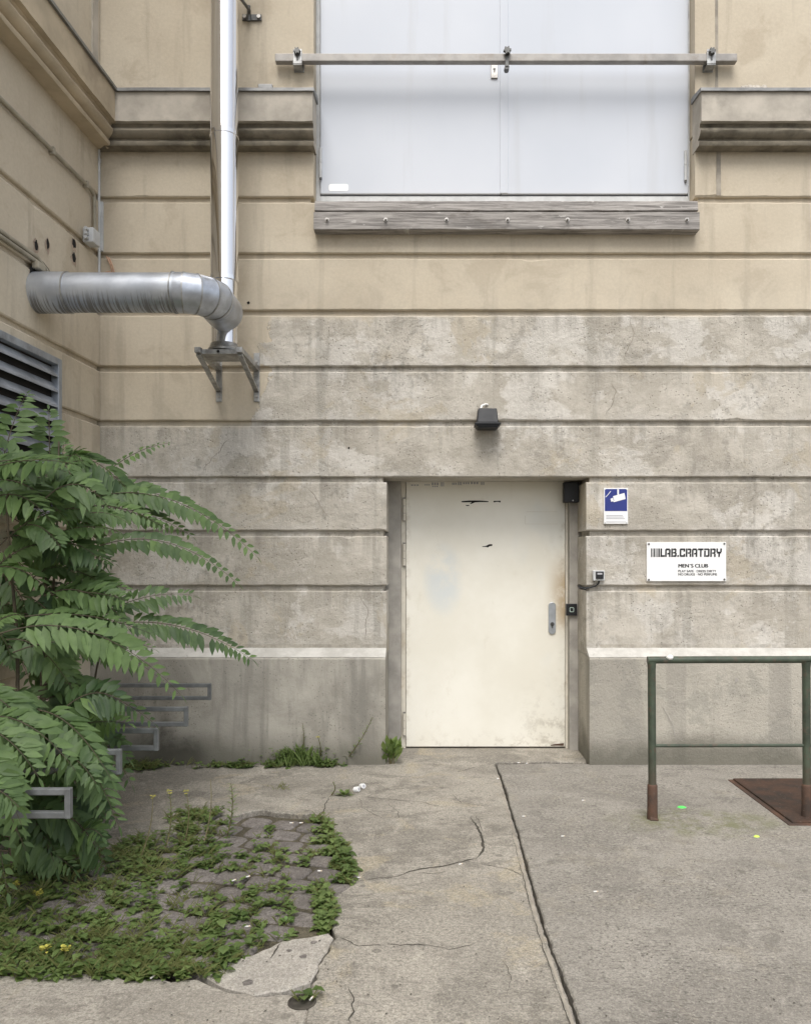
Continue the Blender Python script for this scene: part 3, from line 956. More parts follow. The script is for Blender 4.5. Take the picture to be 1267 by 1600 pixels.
# raw strip of plaster beside the corner, above the cornice
s1, _ = hitL(144, 40); s2, _ = hitL(153, 40)
mb.box(s2, s1, -0.004, 0.02, zc0 + 0.3, TOPZ - 0.1, mi=1, xf=xfL)
sidewall = mb.build('wall', [M['side'], M['cornice']], bld)
sidewall['label'] = "ochre plastered side wall on the left of the inner corner"
mb = MB()
raw = simple('raw_plaster', (0.38, 0.30, 0.235), 0.9, 0, 0.3, 12)
for (px, py, r1, r2) in ((56, 383, .022, .032), (74, 381, .018, .032), (115, 380, .026, .030), (115, 402, .027, .033)):
    s, z = hitL(px, py)
    n = 14
    mb = MB()
    ph = rng.uniform(0, 6)
    rad = lambda a, k: k * (1 + .35 * mnoise.noise(Vector((math.cos(a) * 2 + ph, math.sin(a) * 2, ph))))
    mb.add([LW(s + math.cos(a * 2 * math.pi / n) * rad(a * 2 * math.pi / n, r1), 0.0032, z + math.sin(a * 2 * math.pi / n) * rad(a * 2 * math.pi / n, r2)) for a in range(n)], [tuple(range(n))], 0)
    mb.add([LW(s + math.cos(a * 2 * math.pi / n) * r1 * rng.uniform(1.1, 2.0), 0.0022, z - .012 + math.sin(a * 2 * math.pi / n) * r2 * rng.uniform(1.0, 1.9)) for a in range(n)], [tuple(range(n))], 1)
    mb.build('hole', [M['dark'], raw], bld)
s, z = hitL(66, 450)
mb = MB()
mb.add([LW(s + math.cos(a * .5236) * .15 * rng.uniform(.97, 1.1), 0.003, z + .012 + math.sin(a * .5236) * .150 * rng.uniform(.95, 1.1)) for a in range(12)], [tuple(range(12))], 0)
mb.build('hole', M['dark'], bld)

# cornices -------------------------------------------------------------
def cornice_profile(k=1.0):
    zf1, zf0 = ZW(140, WD - 0.15), ZW(188, WD - 0.15)
    zb = ZW(226.5, WD - 0.095)
    return [(-0.05, zb), (0.092, zb), (0.097, zb + 0.008), (0.099, zb + 0.026), (0.094, zb + 0.032), (0.078, zb + 0.037), (0.080, zb + 0.050), (0.098, zb + 0.056), (0.122, zb + 0.074), (0.130, zb + 0.092), (0.124, zb + 0.108), (0.108, zb + 0.116), (0.106, zb + 0.128), (0.118, zf0 - 0.003), (0.150, zf0), (0.150, zf1), (-0.05, zf1 + 0.03)]


def run_profile(mb, prof, a0, a1, xf, step=0.06, mitre0=0.0, mitre1=0.0, split=None, noise_a=0.002):
    n = max(1, int(abs(a1 - a0) / step))
    m_ = len(prof)
    st = []
    for i in range(n + 1):
        for (p, z) in prof:
            b0 = a0 + mitre0 * p
            b1 = a1 + mitre1 * p
            x = b0 + (b1 - b0) * i / n
            w = noise_a * (mnoise.noise(Vector((x * 6, p * 40, z * 30))) + mnoise.noise(Vector((x * 25, p * 40, z * 30))))
            st.append(xf(Vector((x, -(p + w), z + w))))
    b = mb.add(st, [])
    for i in range(n):
        for k in range(m_ - 1):
            mb.f.append([b + i * m_ + k, b + i * m_ + k + 1, b + (i + 1) * m_ + k + 1, b + (i + 1) * m_ + k])
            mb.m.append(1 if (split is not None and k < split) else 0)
    mb.f.append([b + k for k in range(m_)]); mb.m.append(0)
    mb.f.append([b + n * m_ + m_ - 1 - k for k in range(m_)]); mb.m.append(0)


ident = lambda p: p
prof = cornice_profile()
zf1 = ZW(140, WD - 0.15)
flash = [(-0.05, zf1 + 0.008), (0.158, zf1 - 0.012), (0.168, zf1 - 0.014), (0.168, zf1 + 0.008), (0.0, zf1 + 0.045), (-0.05, zf1 + 0.045)]
for (a, b) in ((XC - 0.05, XW(490, WD - .1)), (XW(1096, WD - .15), XR)):
    mb = MB()
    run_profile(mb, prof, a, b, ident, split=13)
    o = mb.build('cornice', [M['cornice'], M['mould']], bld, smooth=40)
    mb = MB()
    run_profile(mb, flash, a - .012, b + .012, ident, noise_a=0.001)
    mb.build('flashing', M['flash'], o)
mb = MB()
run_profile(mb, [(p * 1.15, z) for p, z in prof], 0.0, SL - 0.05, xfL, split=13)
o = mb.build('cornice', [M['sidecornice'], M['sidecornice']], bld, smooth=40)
mb = MB()
run_profile(mb, [(p * 1.15, z) for p, z in flash], 0.0, SL - 0.04, xfL, noise_a=0.001)
mb.build('flashing', M['flash'], o)

# door surround ----------------------------------------------------------
DD = 6.30                        # distance of the door leaf from the camera
yd = DD - WD
jd_ = 6.20
mb = MB()
mb.box(DL - 0.3, XW(626.5, jd_), jd_ - WD, yd + 0.2, -0.05, zdoor + 0.1)
mb.build('door_surround', M['jamb'], bld, bevel=0.004)
mb = MB()
mb.box(XW(889.5, jd_), DR + 0.3, jd_ - WD, yd + 0.2, -0.05, zdoor + 0.1)
mb.build('door_surround', M['jamb'], bld, bevel=0.004)
x0, x1 = XW(634.5, DD), XW(881.5, DD)
z0, z1 = 0.012, ZW(757, DD) + 0.06
mb = MB()
mb.box(XW(627, DD) - .03, x0 - 0.003, yd - 0.035, yd + 0.06, -0.02, z1 + 0.05)
mb.box(x1 + 0.003, XW(888, DD) + .02, yd - 0.035, yd + 0.06, -0.02, z1 + 0.05)
mb.box(x0 - 0.003, x1 + 0.003, yd - 0.033, yd + 0.06, z1 + 0.004, z1 + 0.049)
mb.build('door_frame', M['frame'], bld, bevel=0.004)
mb = MB()
mb.box(x0 - 0.01, x1 + 0.01, yd + 0.045, yd + 0.058, 0.0, z1 + 0.01, mi=0)
mb.build('door_stop', M['dark'], bld)
mb = MB()
mb.box(x0, x1, yd - 0.042, yd + 0.01, z0, z1)
door = mb.build('door', M['door'], bld, bevel=0.004)
yf = yd - 0.042
# scraped off paint, stickers, tape rectangle: thin marks on the leaf
mb = MB()


def flat(mb, pts, y, d=DD, mi=0, th=0.0012):
    poly = [(XW(a, d), ZW(b, d)) for a, b in pts]
    mb.prism(poly, y - th, y + 0.002, mi)


dface = yf + WD
flat(mb, [(721, 783), (733, 782), (750, 782), (763, 783), (763, 784.4), (748, 784.5), (742, 785), (736, 787.4), (734, 787), (737, 784.6), (724, 785), (721, 784.6)], yf, dface, 0)
flat(mb, [(727, 789.2), (733, 789), (733, 790.4), (729, 790.6)], yf, dface, 0)
flat(mb, [(771, 782.6), (782, 782.4), (782, 785), (780, 784.8), (779, 784), (774, 784.2), (773, 785), (771, 784.5)], yf, dface, 0)
flat(mb, [(753, 853.6), (759, 853), (764, 850.5), (769, 850.2), (769, 853), (765, 853.4), (762, 855.6), (760, 854.6), (754, 854.6)], yf, dface, 0)
for (a, b, c, d_) in ((706, 754, 714, 757.5), (715, 753, 722, 758), (723, 753.5, 734, 756.5), (735, 752.5, 748, 756.5), (751, 752.5, 757, 757.5), (642, 757, 655, 759), (663, 756.5, 672, 758.5), (674, 754, 686, 758), (688, 753.5, 694, 760), (675, 759, 685, 761)):
    for k in range(3):
        flat(mb, [(a + (c - a) * (k + .1) / 3, b), (a + (c - a) * (k + .75) / 3, b), (a + (c - a) * (k + .75) / 3, d_), (a + (c - a) * (k + .1) / 3, d_)], yf, dface, 1)
for (a, b, c, d_) in ((822, 799.4, 870, 799.9), (820, 818.5, 871, 819), (820, 806, 820.5, 819)):
    flat(mb, [(a, b), (c, b), (c, d_), (a, d_)], yf, dface, 2)
flat(mb, [(866, 1163), (872, 1162.4), (880.5, 1161.5), (880.5, 1165.5), (860, 1165.5), (860, 1164.6)], yf, dface, 3)
mb.build('paint_scrape', [M['dark'], M['greyink'], M['frame'], M['rust']], door)
for py in (797, 867, 1130):
    hz = ZW(py, DD)
    mb = MB()
    xh = XW(631.5, 6.24)
    for k in range(3):
        mb.tube([(xh, yf - 0.008, hz - 0.085 + k * 0.058), (xh, yf - 0.008, hz - 0.085 + k * 0.058 + 0.055)], 0.013, 14)
    mb.tube([(xh, yf - 0.008, hz - 0.09), (xh, yf - 0.008, hz + 0.095)], 0.009, 10, mi=1)
    mb.build('hinge', [M['frame'], M['darksteel']], door, smooth=40)
# lock plate
mb = MB()
lx, r = XW(862.3, dface), XW(868, dface) - XW(862.3, dface)
lz0, lz1 = ZW(991, dface) + r, ZW(941, dface) - r
pts = [(lx + r * math.cos(R(a)), lz1 + r * math.sin(R(a))) for a in range(0, 181, 15)] + [(lx + r * math.cos(R(a)), lz0 + r * math.sin(R(a))) for a in range(180, 361, 15)]
mb.prism(pts, yf - 0.012, yf + 0.002)
o = mb.build('lock_plate', M['lockplate'], door, bevel=0.003)
mb = MB()
kz = ZW(975, dface)
mb.tube([(lx, yf - 0.002, kz), (lx, yf - 0.022, kz)], 0.0155, 18)
mb.box(lx - 0.005, lx + 0.005, yf - 0.022, yf - 0.01, kz - 0.031, kz - 0.006)
mb.box(lx - 0.0015, lx + 0.0015, yf - 0.0232, yf - 0.02, kz - 0.010, kz + 0.010, mi=1)
mb.build('lock_cylinder', [M['darksteel'], M['dark']], door, smooth=40)

# shutters ----------------------------------------------------------------
SD = 6.00
ys = SD - WD
zs0 = ZW(305, SD)
xs0, xm, xs1 = XW(501.5, SD), XW(781.5, SD), XW(1073, SD)
mb = MB()
mb.box(WL - 0.1, xs0 - 0.004, ys - 0.012, ys + 0.08, zs0 - 0.13, 8.3)
mb.box(xs1 + 0.004, WR + 0.1, ys - 0.012, ys + 0.08, zs0 - 0.13, 8.3)
mb.box(xs0 - 0.004, xs1 + 0.004, ys - 0.02, ys + 0.08, zs0 - 0.13, zs0 - 0.014, mi=0)
mb.box(xs0 - 0.02, xs1 + 0.02, ys + 0.05, ys + 0.079, zs0 - 0.02, 8.3, mi=2)
wframe = mb.build('window_frame', [M['pvc'], M['white'], M['dark']], bld, bevel=0.003)
shut = []
for (a, b) in ((xs0, xm), (xm + 0.004, xs1)):
    mb = MB()
    mb.box(a, b, ys - 0.03, ys + 0.03, zs0, 8.25)
    shut.append(mb.build('shutter', M['shutter'], bld, bevel=0.004))
shut[0]['label'] = "left white steel shutter leaf with lock plate and blank white sticker"
shut[1]['label'] = "right white steel shutter leaf with overlapping centre strip"
mb = MB()
mb.box(XW(780.5, SD), XW(793, SD), ys - 0.036, ys - 0.028, zs0 + 0.003, 8.2)
mb.build('centre_strip', M['shutter'], shut[1], bevel=0.002)
mb = MB()
mb.box(XW(767, 5.96), XW(777.5, 5.96), ys - 0.041, ys - 0.028, ZW(121, 5.96), ZW(92, 5.96))
mb.tube([(XW(772.3, 5.96), ys - 0.038, ZW(107, 5.96)), (XW(772.3, 5.96), ys - 0.047, ZW(107, 5.96))], 0.009, 14, mi=1)
mb.box(XW(772.3, 5.96) - 0.004, XW(772.3, 5.96) + 0.004, ys - 0.0465, ys - 0.038, ZW(107, 5.96) - 0.022, ZW(107, 5.96) - 0.006, mi=1)
mb.build('lock_plate', [M['bolt'], M['darksteel']], shut[0], bevel=0.002)
mb = MB()
sx0, sx1, sz0, sz1 = XW(514.5, SD), XW(545, SD), ZW(301, SD), ZW(290, SD)
rr = 0.015
pts = []
for (cx, cz, a0) in ((sx1 - rr, sz1 - rr, 0), (sx0 + rr, sz1 - rr, 90), (sx0 + rr, sz0 + rr, 180), (sx1 - rr, sz0 + rr, 270)):
    pts += [(cx + rr * math.cos(R(a0 + q)), cz + rr * math.sin(R(a0 + q))) for q in (0, 30, 60, 90)]
mb.prism(pts, ys - 0.0315, ys - 0.028)
mb.build('sticker', simple('bright_sticker', (0.90, 0.90, 0.89), 0.5, 0, 0.02), shut[0])
for (px, py, s) in ((501, 254, shut[0]), (1071, 258, shut[1])):
    mb = MB()
    hx, hz = XW(px, 5.96), ZW(py, 5.96)
    mb.tube([(hx, ys - 0.04, hz - 0.11), (hx, ys - 0.04, hz + 0.0)], 0.011, 12)
    mb.tube([(hx, ys - 0.04, hz + 0.003), (hx, ys - 0.04, hz + 0.11)], 0.011, 12)
    mb.tube([(hx, ys - 0.04, hz - 0.125), (hx, ys - 0.04, hz - 0.105)], 0.007, 8, mi=1)
    mb.build('hinge', [M['pvc'], M['darksteel']], s, smooth=40)

# louvred vent on the side wall -------------------------------------------
sv1, zv_t = hitL(85, 562)
zv_top = zv_t
sv_end = sv1 + 1.5
zv_bot = 1.75
mb = MB()
fw = 0.045
mb.box(sv1, sv_end, -0.05, 0.01, zv_top - fw, zv_top, xf=xfL)
mb.box(sv1, sv_end, -0.05, 0.01, zv_bot, zv_bot + fw, xf=xfL)
mb.box(sv1, sv1 + fw, -0.052, 0.01, zv_bot + .001, zv_top - .001, xf=xfL)
mb.box(sv_end - fw, sv_end, -0.052, 0.01, zv_bot + .001, zv_top - .001, xf=xfL)
vent = mb.build('vent', M['vent'], bld, bevel=0.004)
mb = MB()
mb.box(sv1 + 0.01, sv_end - 0.01, -0.004, 0.005, zv_bot + 0.01, zv_top - 0.01, xf=xfL)
mb.build('vent_back', M['dark'], vent)
mb = MB()
z = zv_top - fw - 0.012
while z > zv_bot + 0.12:
    pr = [(0.004, z), (0.010, z - 0.004), (0.046, z - 0.052), (0.048, z - 0.068), (0.043, z - 0.068), (0.040, z - 0.055)]
    n = len(pr)
    v = [LW(sv1 + fw - .002, p, q) for p, q in pr] + [LW(sv_end - fw + .002, p, q) for p, q in pr]
    mb.add(v, [(k, (k + 1) % n, n + (k + 1) % n, n + k) for k in range(n)] + [tuple(range(n)), tuple(range(2 * n - 1, n - 1, -1))])
    z -= 0.098
mb.build('louvre', M['vent'], vent)

# ================================================================ FIXED THINGS ON THE WALLS
# timber beam under the shutters
TD = 5.768
yt = TD - WD
tb = thing('timber_beam', (XW(790, TD), yt + .05, ZW(358, TD)), "weathered grey timber beam bolted to the wall below the white shutters", "beam")
tx0, tx1 = XW(490, TD), XW(1093, TD)


def rough_beam(mb, x0, x1, y0, y1, z0, z1, seed, skew=0.0):
    n = 60
    st = []
    for i in range(n + 1):
        x = x0 + (x1 - x0) * i / n
        w = [0.003 * mnoise.noise(Vector((x * 5, seed + q, 0))) + 0.002 * mnoise.noise(Vector((x * 22, seed + q, 3))) for q in range(4)]
        st += [(x, y1, z0 + w[0]), (x, y0 + w[1] + .004, z0 + w[0]), (x, y0 + w[1], z0 + w[0] + .004), (x, y0 + w[2] + skew, z1 + w[3] - .004), (x, y0 + w[2] + skew + .004, z1 + w[3]), (x, y1, z1 + w[3])]
    f = [(i * 6 + k, i * 6 + (k + 1) % 6, (i + 1) * 6 + (k + 1) % 6, (i + 1) * 6 + k) for i in range(n) for k in range(6)]
    f += [tuple(range(6)), tuple(n * 6 + 5 - k for k in range(6))]
    mb.add(st, f)


mb = MB(); rough_beam(mb, tx0, tx1, yt, -0.0, ZW(358, TD), ZW(330.4, TD), 1); mb.build('plank', M['timber'], tb)
mb = MB(); rough_beam(mb, tx0 + .004, tx1 - .003, yt + .020, 0.12, ZW(328.6, TD + .02), ZW(312, TD + .02), 5, 0.014); mb.build('plank', M['timber'], tb)
for px in (511, 602.5, 697.5, 793, 886.5, 981, 1073):
    c = P(px, 343, TD)
    mb = MB()
    mb.tube([(c.x, yt + .002, c.z), (c.x, yt - .004, c.z)], 0.015, 18)
    mb.tube([(c.x, yt - .004, c.z), (c.x, yt - .016, c.z)], 0.010, 6)
    mb.tube([(c.x, yt - .016, c.z), (c.x, yt - .026, c.z)], 0.007, 10)
    mb.build('bolt', M['bolt'], tb, smooth=30)

# locking bar across the shutters
BD = 5.785
yb = BD - WD
br = thing('locking_bar', (XW(790, BD), yb, ZW(98, BD)), "grey steel bar clamped across the white shutters", "bar")
mb = MB()
a, b = P(429.5, 91, BD), P(1152, 90, BD)
mb.box(a.x, b.x, yb, yb + 0.05, ZW(94.5, BD), ZW(82.5, BD))
mb.build('bar', M['bar'], br, bevel=0.004)


def star_knob(mb, c, r, ny=-1):
    pts = []
    for k in range(24):
        rr_ = r * (1.0 if k % 4 < 2 else 0.68)
        pts.append((c[0] + rr_ * math.cos(k * math.pi / 12), c[2] + rr_ * math.sin(k * math.pi / 12)))
    mb.prism(pts, c[1] - 0.014, c[1] + 0.010)


for (px, side) in ((465, 0), (792, 1), (1111, 0)):
    c = P(px, 90, BD)
    mb = MB()
    if side == 0:
        w = 0.032
        mb.box(c.x - w, c.x + w, yb - 0.008, yb - 0.001, c.z - 0.045, c.z + 0.062)
        mb.box(c.x - w, c.x + w, yb - 0.008, 0.0, c.z + 0.040, c.z + 0.047)
        mb.box(c.x - w, c.x + w, yb - 0.008, 0.0, c.z - 0.054, c.z - 0.048)
        mb.box(c.x - w * 1.15, c.x + w * 1.15, -0.006, 0.004, c.z - 0.060, c.z + 0.064)
        mb.build('clamp', M['galv'], br, bevel=0.002)
    mb = MB()
    kz = c.z + (0.036 if side == 0 else 0.040)
    star_knob(mb, (c.x, yb - 0.022, kz), 0.024 if side == 0 else 0.028)
    mb.tube([(c.x, yb - 0.02, kz), (c.x, yb + 0.002, kz)], 0.010, 10)
    if side:
        mb.box(c.x - 0.012, c.x + 0.012, yb - 0.006, yb - 0.001, c.z - 0.06, kz)
        mb.tube([(c.x, yb + .02, c.z - 0.03), (c.x, yb + .02, c.z - 0.07)], 0.011, 10)
        mb.tube([(c.x, yb + .0, c.z - 0.062), (c.x, yb + .05, c.z - 0.062)], 0.018, 10)
    else:
        mb.box(c.x - 0.006, c.x + 0.006, yb - 0.012, yb - 0.006, c.z - 0.02, kz)
    mb.build('star_knob', M['darksteel'], br, smooth=30)

# flue, duct, bracket -------------------------------------------------------
FD = 5.475
FR = 0.0937
fx = XW(350.5, FD)
fy = FD - WD
zfl = ZW(549, FD)
fl = thing('flue_pipe', (fx, fy, zfl), "polished stainless steel flue pipe rising up the wall", "pipe")


def lathe(mb, c, prof, n=48, mi=0):
    v = []
    for (r, z) in prof:
        v += [(c[0] + r * math.cos(2 * math.pi * k / n), c[1] + r * math.sin(2 * math.pi * k / n), z) for k in range(n)]
    m_ = len(prof)
    f = [(i * n + k, i * n + (k + 1) % n, (i + 1) * n + (k + 1) % n, (i + 1) * n + k) for i in range(m_ - 1) for k in range(n)]
    f += [tuple(range(n - 1, -1, -1)), tuple((m_ - 1) * n + k for k in range(n))]
    mb.add(v, f, mi)


joints = [ZW(211, FD), ZW(437, FD)]
zz = [zfl] + sorted(joints) + [9.6]
for k in range(len(zz) - 1):
    mb = MB()
    r0 = FR * (0.94 if k == 0 else 1.0)
    lathe(mb, (fx, fy), [(r0, zz[k] + .002), (r0 + .002, zz[k] + .012), (r0, zz[k] + .022), (r0, zz[k + 1] - .02), (r0 - .001, zz[k + 1] + 0.002)], 64)
    mb.build('pipe_section', M['chrome'], fl, smooth=40)
for z in joints + [ZW(60, FD) + 2.2]:
    mb = MB()
    lathe(mb, (fx, fy), [(FR - .01, z - .018), (FR + .004, z - .014), (FR + .004, z + .010), (FR - .01, z + .014)], 64)
    mb.build('clamp_band', M['chrome'], fl, smooth=40)
mb = MB()
lathe(mb, (fx, fy), [(FR - .03, zfl - .004), (FR + .014, zfl - .004), (FR + .016, zfl + .01), (FR + .006, zfl + .02), (FR - .004, zfl + .05), (FR - .02, zfl + .05)], 64)
mb.build('base_collar', M['galv'], fl, smooth=40)
# standoff clip at the top
mb = MB()
cz = ZW(14, WD - .08)
mb.tube([(fx, fy, cz + .02), (XW(390, WD - .05), -0.06, cz + 0.01), (XW(390, WD), 0.0, cz - .01)], 0.011, 10)
mb.box(XW(379, WD), XW(409, WD), -0.012, 0.003, cz - 0.03, cz + 0.012)
for q in (383, 405):
    mb.tube([(XW(q, WD), -0.012, cz - 0.008), (XW(q, WD), -0.024, cz - 0.008)], 0.014, 8, mi=1)
mb.tube([(XW(390, WD), -0.03, cz - 0.05), (XW(390, WD), -0.03, cz + 0.06)], 0.013, 10)
mb.build('wall_clip', [M['darksteel'], M['bolt']], fl, smooth=40)

dc = thing('duct', (XW(200, 4.98), 4.98 - WD, ZW(488, 4.98)), "galvanised round duct with dirty drip streaks from the side wall to the flue", "duct")
DDp = 4.98
dy = DDp - WD
dz = ZW(457, DDp)
DRad = 0.123
s_, z_ = hitL(66, 457)
start = LW(s_, -0.05, dz); start.y = dy
mb = MB()
exc_ = fx + 0.022 - 0.185 + .002
segs = [start.x, XW(107, DDp), XW(272, DDp), XW(300, DDp)]
mb.tube([(start.x, dy, dz), (XW(108, DDp), dy, dz)], DRad + 0.002, 48)
mb.build('duct_section', M['duct'], dc, smooth=40)
mb = MB(); mb.tube([(XW(105, DDp), dy, dz), (XW(272, DDp), dy, dz)], DRad - 0.003, 48); mb.build('duct_section', M['duct'], dc, smooth=40)
mb = MB(); mb.tube([(XW(270, DDp), dy, dz), (exc_, dy, dz)], DRad, 48); mb.build('duct_section', M['duct'], dc, smooth=40)
for px in (108, 273):
    mb = MB()
    mb.tube([(XW(px, DDp) - .004, dy, dz), (XW(px, DDp) + .004, dy, dz)], DRad + 0.005, 48)
    mb.build('seam', M['galv'], dc, smooth=40)
# segmented elbow turning back towards the wall
exc = fx + 0.022
RB = 0.185
ex0 = exc - RB
cen = Vector((ex0, dy + RB, dz))
N = 4
corner = []
for k in range(N + 1):
    a = math.pi / 2 * k / N
    corner.append(cen + Vector((math.sin(a) * RB, -math.cos(a) * RB, 0)))
pts = [corner[0]]
for k in range(N):
    a = math.pi / 2 * (k + 0.5) / N
    pts.append(cen + Vector((math.sin(a) * RB, -math.cos(a) * RB, 0)) * 1.0 + Vector((math.sin(a), -math.cos(a), 0)) * (RB * (1 / math.cos(math.pi / 4 / N) - 1)))
pts.append(corner[-1])
for k in range(len(pts) - 1):
    mb = MB()
    # mitred gore: rings lie in the bisecting planes
    rings = []
    for e in (k, k + 1):
        if e == 0: bis = Vector((1, 0, 0))
        elif e == len(pts) - 1: bis = Vector((0, 1, 0))
        else: bis = ((pts[e] - pts[e - 1]).normalized() + (pts[e + 1] - pts[e]).normalized()).normalized()
        ax = (pts[k + 1] - pts[k]).normalized()
        ring = []
        for q in range(48):
            th = 2 * math.pi * q / 48
            side_ = Vector((ax.y, -ax.x, 0))
            p = pts[e] + side_ * (math.cos(th) * DRad) + Vector((0, 0, 1)) * (math.sin(th) * DRad)
            t = (pts[e] - p).dot(bis) / ax.dot(bis)
            ring.append(p + ax * t)
        rings.append(ring)
    v = rings[0] + rings[1]
    mb.add(v, [(q, (q + 1) % 48, 48 + (q + 1) % 48, 48 + q) for q in range(48)])
    mb.build('elbow_gore', M['elbow'], dc, smooth=40)
    if k > 0:
        mb2 = MB()
        ring = rings[0]
        c0 = pts[k]
        loop_o = [c0 + (p - c0) * 1.025 for p in ring]
        axn = (pts[k + 1] - pts[k - 1]).normalized() * 0.004
        v = [p - axn for p in ring] + [p - axn for p in loop_o] + [p + axn for p in loop_o] + [p + axn for p in ring]
        mb2.add(v, [(g * 48 + q, g * 48 + (q + 1) % 48, (g + 1) * 48 + (q + 1) % 48, (g + 1) * 48 + q) for g in range(3) for q in range(48)])
        mb2.build('seam', M['galv'], dc, smooth=40)
mb = MB()
mb.tube([pts[-1] - Vector((0, .01, 0)), Vector((exc, fy - 0.085, dz)), Vector((exc - .012, fy - .03, dz))], [DRad + .001, DRad + .001, FR * .93], 48)
mb.build('collar', M['elbow'], dc, smooth=40)

bk = thing('pipe_bracket', (XW(371, WD), 0, ZW(628)), "galvanised steel wall bracket carrying the foot of the flue", "bracket")
za = zfl - 0.006
for (pxw, pxf) in ((342, 312), (401, 388)):
    xw = XW(pxw, WD - .01)
    y_f = FD - WD - 0.17
    mb = MB()
    mb.box(xw - .021, xw + .021, -0.012, 0.001, ZW(628), ZW(556) + .02)
    mb.build('wall_plate', M['galv'], bk, bevel=0.002)
    mb = MB()
    mb.box(xw - .020, xw + .020, y_f, -0.012, za - .042, za - .036 + .03)
    mb.build('arm', M['galv'], bk, bevel=0.002)
    mb = MB()
    mb.obox((xw, y_f + .03, za - .05), (xw, -0.02, ZW(612)), 0.034, 0.014)
    mb.build('brace', M['galv'], bk, bevel=0.002)
    mb = MB()
    for q in (620, 566):
        mb.tube([(xw, -0.012, ZW(q)), (xw, -0.024, ZW(q))], 0.011, 6)
    mb.build('bolt', M['bolt'], bk)
mb = MB()
mb.box(XW(342, WD) + .020, XW(401, WD) - .020, fy - .12, fy + .1, za - .040, za - .008)
mb.tube([(fx - .01, fy - .118, za - .024), (fx - .01, fy - .124, za - .024)], 0.012, 12, mi=1)
mb.build('base_plate', [M['galv'], M['dark']], bk, bevel=0.002)

# conduits and junction box at the inner corner
cd = thing('conduit', LW(0.6, 0.02, ZW(300)), "dusty cable conduit running along the top of the side wall", "conduit")
sA, zA = hitL(0, 150, .02); sB, zB = hitL(147, 303, .02)
z_c = (zA + zB) / 2
mb = MB()
mb.tube([LW(sA + 4, .02, z_c + .02), LW(sA, .02, z_c + .005), LW(sB + .05, .02, z_c), LW(sB, .022, z_c - .03), LW(sB - .01, .022, z_c - .35)], 0.0135, 12)
mb.build('tube', M['conduit'], cd, smooth=40)
for s in (sB + .12, (sA + sB) / 2, sA + .1):
    mb = MB(); mb.box(s - .012, s + .012, -.036, .0, z_c - .024, z_c + .024, xf=xfL); mb.build('clip', M['conduit'], cd, bevel=0.003)
cd2 = thing('conduit', LW(1.2, 0.02, ZW(400)), "pair of thin conduits ending above the duct on the side wall", "conduit")
sA, zA = hitL(0, 366, .02); sB, zB = hitL(62, 412, .02)
z2 = (zA + zB) / 2
mb = MB()
for k in (0, 1):
    mb.tube([LW(sA + 4, .016, z2 + .03 * k), LW(sB + .03, .016, z2 + .03 * k), LW(sB - .06, .016 + .02 * k, z2 - .05 + .02 * k)], 0.013, 10)
mb.build('tube', M['conduit'], cd2, smooth=40)
mb = MB()
mb.box(sB - .03, sB + .06, -.045, .0, z2 - .05, z2 - .005, xf=xfL)
mb.build('clip', M['conduit'], cd2, bevel=0.006)
cd3 = thing('conduit', (XW(155), -.02, ZW(480)), "thin pale vertical conduit in the inner corner of the walls", "conduit")
mb = MB()
mb.tube([(XW(154.5, WD - .03), -.03, ZW(212, WD - .03)), (XW(155, WD - .03), -.03, ZW(480, WD - .03))], 0.010, 12)
mb.build('tube', M['pvc'], cd3, smooth=40)
mb = MB()
mb.box(XW(157.6), XW(162), -.022, .003, ZW(393), ZW(316))
mb.build('cable_trunking', M['pvc'], cd3, bevel=0.003)
mb = MB()
mb.box(XW(153, WD - .03) - .012, XW(153, WD - .03) + .014, -.044, -.002, ZW(254), ZW(249))
mb.build('clip', M['pvc'], cd3, bevel=0.003)
jb = thing('junction_box', LW(.12, .03, ZW(384)), "small grey junction box in the corner above the duct", "junction box")
s, z = hitL(148, 370, .06)
mb = MB(); mb.box(s - .055, s + .055, -.075, .002, z - .055, z + .05, xf=xfL); o = mb.build('box', M['pvc'], jb, bevel=0.008)
mb = MB()
for k in range(3):
    q = LW(s + .02, .03 + .0, z - .03 + k * .03)
    mb.tube([LW(s + .055, .035, z - .03 + k * .03), LW(s + .09, .035, z - .03 + k * .03)], 0.012, 10)
mb.build('cable_gland', M['pvc'], jb, smooth=40)
# loose wires over the duct
w_ = MB()
for k, (a, b, c) in enumerate((((166, 400), (172, 412), (176, 428)), ((170, 402), (175, 413), (180, 430)), ((160, 428), (170, 424), (182, 430)))):
    w_.tube([P(a[0], a[1], WD - .01), P((a[0] + b[0]) / 2, (a[1] + b[1]) / 2 - 1, WD - .03), P(b[0], b[1], WD - .04), P(c[0], c[1], WD - .01)], 0.0045, 8)
tag(w_.build('wire', M['copper'], smooth=40), "loose pinkish wires hanging from the wall behind the duct", "wire")

# cable in the shadow left of the flue
# small leftovers on the cornice tops
mb = MB(); c = P(415, 132, WD - .12); mb.box(c.x - .052, c.x + .052, -.14, -.06, zf1 + .02, zf1 + .052)
tag(mb.build('stone_fragment', M['flash'], bevel=0.005), "flat grey block lying on the cornice beside the flue", "block")
mb = MB(); c = P(1175, 140, WD - .1)
for k in range(7):
    r = rng.uniform(.018, .032); xx = c.x + (k - 3) * .026
    mb.tube([(xx, -.12 + rng.uniform(-.01, .02), zf1 + .012), (xx + .004, -.11, zf1 + .03 + r * .5), (xx, -.1, zf1 + .035 + r)], [r, r * .9, r * .35], 7)
tag(mb.build('rubble', M['cornice'], smooth=60), "small heap of pale rubble on the right cornice", "rubble")

